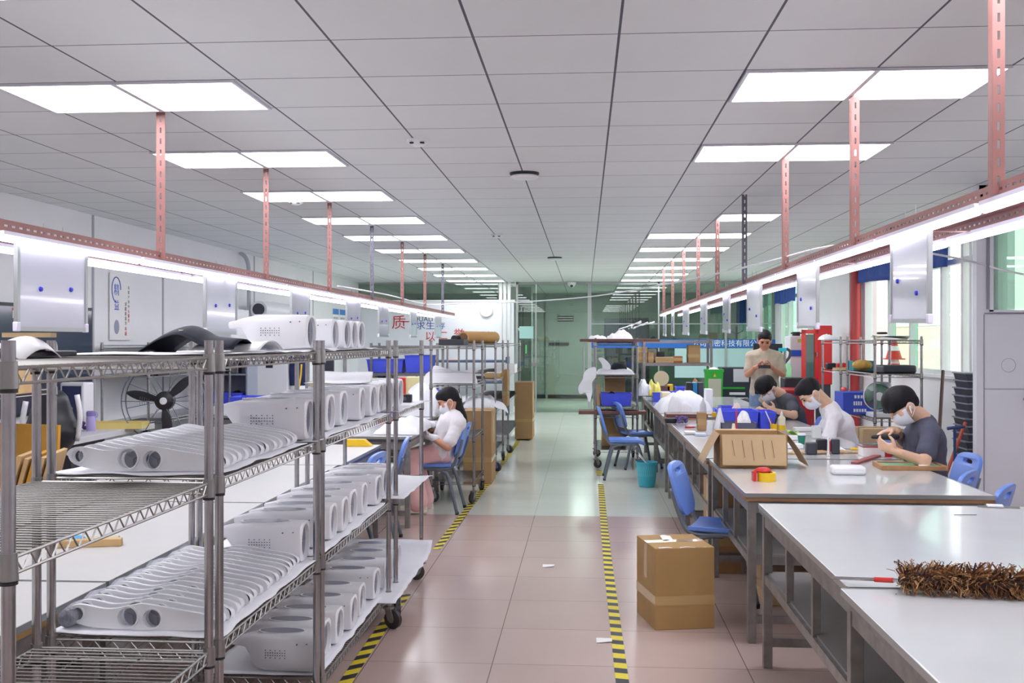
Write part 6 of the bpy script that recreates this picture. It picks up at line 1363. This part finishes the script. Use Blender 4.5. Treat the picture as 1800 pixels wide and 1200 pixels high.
    if glasses:
        gm = MB()
        for q in (-1, 1): gm.tube([P(q*.032+.021*math.cos(a), .102, .0+.016*math.sin(a)) for a in [2*PI*i/16 for i in range(16)]], .0018, 5, True); gm.tube([P(q*.053, .10, .003), P(q*.08, .0, .0)], .0015, 5)
        gm.tube([P(-.011, .102, .003), P(.011, .102, .003)], .0016, 5); gm.xf(T); part('glasses', gm, M_dark, root, 180)
    return root, P
S1 = skin_mat('skin_warm', (206, 150, 122)); S2 = skin_mat('skin_tan', (196, 136, 108)); S3 = skin_mat('skin_light', (226, 184, 154))
M_jean = mat('blue_jeans', (112, 134, 168), .85, 0, .12, 20); M_trous = mat('dark_trousers', (54, 56, 66), .85); M_shoe = mat('white_shoe', (226, 220, 204), .6); M_shoed = mat('dark_shoe', (44, 44, 50), .6)
M_pinkp = mat('pink_trousers', (250, 200, 198), .85, 0, .06, 14); M_whitet = mat('white_cotton', (236, 234, 238), .85); M_beige = mat('beige_cotton', (190, 178, 158), .9, 0, .04, 14); M_greyt = mat('charcoal_cotton', (84, 86, 96), .9, 0, .06, 12); M_slate = mat('slate_cotton', (82, 84, 102), .9, 0, .06, 12)
# seated woman on the left
A = lambda u, v, Y: at(u, v, Y=Y)
person('woman in a white tee and pink trousers with a ponytail and face mask, seated working',
       dict(pelvis=(-1.30, 9.2, .53), chest=(-1.21, 9.17, .80), neck=A(797, 722, 9.16), head=A(788, 703, 9.14), hf=(-.86, -.12, -.40), hu=(-.4, 0, .9), sl=A(806, 744, 9.00), sr=A(800, 740, 9.33),
            el=A(787, 785, 8.93), hl=(A(757, 768, 8.96), (-.9, .1, .25), (.2, .6, .6), .7), er=A(776, 776, 9.36), hr=(A(751, 745, 9.22), (-.95, -.1, .1), (.1, -.6, -.7), .7),
            kl=A(722, 806, 9.05), kr=A(727, 803, 9.33), al=A(733, 884, 9.02), ar=A(745, 880, 9.32), foot=(-1, -.1, 0), flare=.05, tail=[A(806, 715, 9.14), A(814, 735, 9.16), A(818, 752, 9.18)]),
       S1, M_whitet, M_pinkp, M_shoe, 'tail', True, M_glove, .98, torso=.92, sleeve=.75)
solo('foam_part', MB().ell(A(742, 752, 9.08), (.05, .05, .03), 14, 8), M_white, 'small white part held in the gloves of the seated woman', 'part', smooth=180)
# standing man
Ys = 12.2; X0 = A(1343, 598, Ys).x
ph = A(1343, 644, Ys-.27)
person('man standing in a beige tee and blue jeans looking down at his phone',
       dict(pelvis=(X0+.01, Ys, .92), chest=(X0+.005, Ys-.01, 1.26), neck=(X0, Ys-.03, 1.43), head=(X0-.005, Ys-.07, 1.545), hf=(-.12, -.9, -.42), hu=(0, -.42, .9), sl=(X0+.155, Ys-.02, 1.345), sr=(X0-.155, Ys-.02, 1.345),
            el=(X0+.205, Ys-.07, 1.14), hl=((ph.x+.085, ph.y+.02, ph.z-.005), (-.85, -.15, .2), (0, .5, .8), .9), er=(X0-.20, Ys-.07, 1.14), hr=((ph.x-.09, ph.y+.02, ph.z-.01), (.85, -.15, .2), (0, .5, .8), .9),
            kl=(X0+.10, Ys-.02, .50), kr=(X0-.10, Ys-.01, .50), al=(X0+.11, Ys+.02, .09), ar=(X0-.11, Ys+.02, .09), foot=(0, -1, 0), flare=.012),
       S2, M_beige, M_jean, M_shoed, 'short', False, None, .98, sleeve=.74, torso=.92)
pn = thing('smartphone', 'dark smartphone held by the standing man', 'phone', (ph.x, ph.y-.02, ph.z)); part('case', MB().box((0, 0, .01), (.14, .012, .07), 0, -.7), M_black, pn, 0, .003); part('screen', MB().box((0, .006, .016), (.125, .004, .06), 0, -.7), mat('screen_glass', (56, 62, 80), .12), pn, 0)
# masked man in a charcoal tee
Y1 = 10.4
h1 = A(1348, 681, 10.3)
person('masked man in a charcoal tee with glasses bent over his bench',
       dict(pelvis=(2.14, 10.5, .52), chest=(2.05, 10.42, .80), neck=A(1372, 692, 10.36), head=h1, hf=(-.62, -.42, -.66), hu=(-.5, -.3, .8), sl=A(1391, 706, 10.24), sr=(1.95, 10.58, .93),
            el=A(1396, 730, 10.08), hl=(A(1364, 722, 9.98), (-.9, -.0, .3), (.1, .7, .5), .7), er=(1.84, 10.55, .82), hr=(A(1334, 719, 10.2), (.2, -.85, .15), (-.1, .3, -.9), .6),
            kl=(1.88, 10.32, .52), kr=(1.86, 10.62, .52), al=(1.98, 10.3, .09), ar=(1.98, 10.62, .09), foot=(-1, -.1, 0)),
       S3, M_greyt, M_trous, M_shoed, 'mop', True, None, 1.0, sleeve=.62, glasses=True)
solo('small_tool', MB().cyl(A(1338, 713, 10.02), A(1349, 717, 9.98), .012, n=10), M_black, 'small dark part between the fingers of the man in the charcoal tee', 'part')
# masked man in a white tee
person('masked man in a white tee bent far over his bench',
       dict(pelvis=(2.19, 8.86, .52), chest=A(1473, 747, 8.74), neck=A(1452, 709, 8.68), head=A(1424, 690, 8.64), hf=(-.66, -.12, -.74), hu=(-.78, 0, .62), sl=A(1466, 734, 8.53), sr=A(1462, 730, 8.92),
            el=A(1452, 786, 8.42), hl=(A(1425, 782, 8.35), (-.95, .1, .05), (.1, .3, -.9), .5), er=A(1440, 770, 9.0), hr=(A(1410, 764, 8.85), (-.95, -.2, .05), (0, -.2, -.9), .5),
            kl=(1.92, 8.65, .52), kr=(1.92, 8.95, .52), al=(2.0, 8.65, .09), ar=(2.0, 8.95, .09), foot=(-1, 0, 0)),
       S3, M_whitet, M_trous, M_shoed, 'short', True, None, 1.02, sleeve=.85, torso=1.12)
# man with a black tool
hh = A(1583, 706, 6.62)
r_, P3 = person('masked man in a dark slate tee with a tattooed forearm working with a black tool',
       dict(pelvis=(2.21, 6.82, .53), chest=A(1624, 772, 6.70), neck=A(1624, 738, 6.66), head=A(1586, 711, 6.62), hf=(-.80, -.14, -.58), hu=(-.62, 0, .78), sl=A(1636, 762, 6.50), sr=A(1612, 752, 6.86),
            el=A(1625, 812, 6.36), hl=(A(1578, 794, 6.34), (-.85, .35, .35), (.2, .7, .4), .8), er=A(1592, 778, 6.95), hr=(A(1572, 757, 6.62), (-.93, -.2, -.12), (.1, -.2, -.9), .9),
            kl=(1.94, 6.65, .53), kr=(1.94, 6.95, .53), al=(2.02, 6.65, .09), ar=(2.02, 6.95, .09), foot=(-1, 0, 0)),
       S3, M_slate, M_trous, M_shoed, 'mop', True, None, .97, sleeve=.66, torso=1.02, earbud=True)
tt_ = MB().cap(A(1592, 778, 6.95).lerp(A(1572, 757, 6.62), .2)-Vector(r_.location), A(1592, 778, 6.95).lerp(A(1572, 757, 6.62), .62)-Vector(r_.location), .0385, .0325, 14)
part('tattoo', tt_, mat('tattoo_ink', (112, 96, 100), .6, 0, .25, 40), r_, 180, 0, 'dark tattooed patch of the forearm')
tl = thing('rotary_tool', 'black pistol shaped tool gripped by the man in the slate tee', 'tool', A(1556, 768, 6.55)); part('barrel', MB().cap((-.075, 0, .0), (.045, 0, .0), .012, .022, 12), M_black, tl, 180); part('grip', MB().cap((.04, 0, .0), (.075, 0.01, .0), .022, .017, 12), M_black, tl, 180)
# ================================================================ WORLD, VIEW
for n in range(1, 4):  # panel rows added out of view to brighten the near racks and benches
    for s, x in (('left', -2.58), ('left', -1.98), ('right', 1.045), ('right', 1.64)):
        place_light(x, 5.1-1.8*n, 'square ceiling light panel added out of view above the %s benches' % s, 'ceiling light panels added out of view')
w = bpy.data.worlds.new('world'); sc.world = w; w.use_nodes = True
nt = w.node_tree; bg = nt.nodes['Background']; bg.inputs['Color'].default_value = (.93, .97, 1, 1); bg.inputs['Strength'].default_value = 2.2
sun = bpy.data.lights.new('sun', 'SUN'); sun.energy = 3; sun.angle = .05; so = bpy.data.objects.new('sun', sun); COL.objects.link(so)
so.rotation_euler = Vector((.7, .25, -.65)).to_track_quat('-Z', 'Y').to_euler()
lg = bpy.data.lights.new('corridor_fill', 'AREA'); lg.energy = 150; lg.size = 1.0; lg.shape = 'SQUARE'; lo = bpy.data.objects.new('corridor_fill', lg); COL.objects.link(lo); lo.location = (.2, 24.8, 2.75)  # unseen area light added to brighten the corridor beyond the glass
vs = sc.view_settings; vs.view_transform = 'Standard'; vs.look = 'None'; vs.gamma = 1; vs.exposure = 0.3; vs.use_curve_mapping = False
sc.cycles.max_bounces = 8; sc.cycles.diffuse_bounces = 5; sc.cycles.glossy_bounces = 4; sc.cycles.transparent_max_bounces = 16; sc.cycles.use_denoising = True
sc.cycles.sample_clamp_indirect = 6; sc.cycles.caustics_reflective = False; sc.cycles.caustics_refractive = False
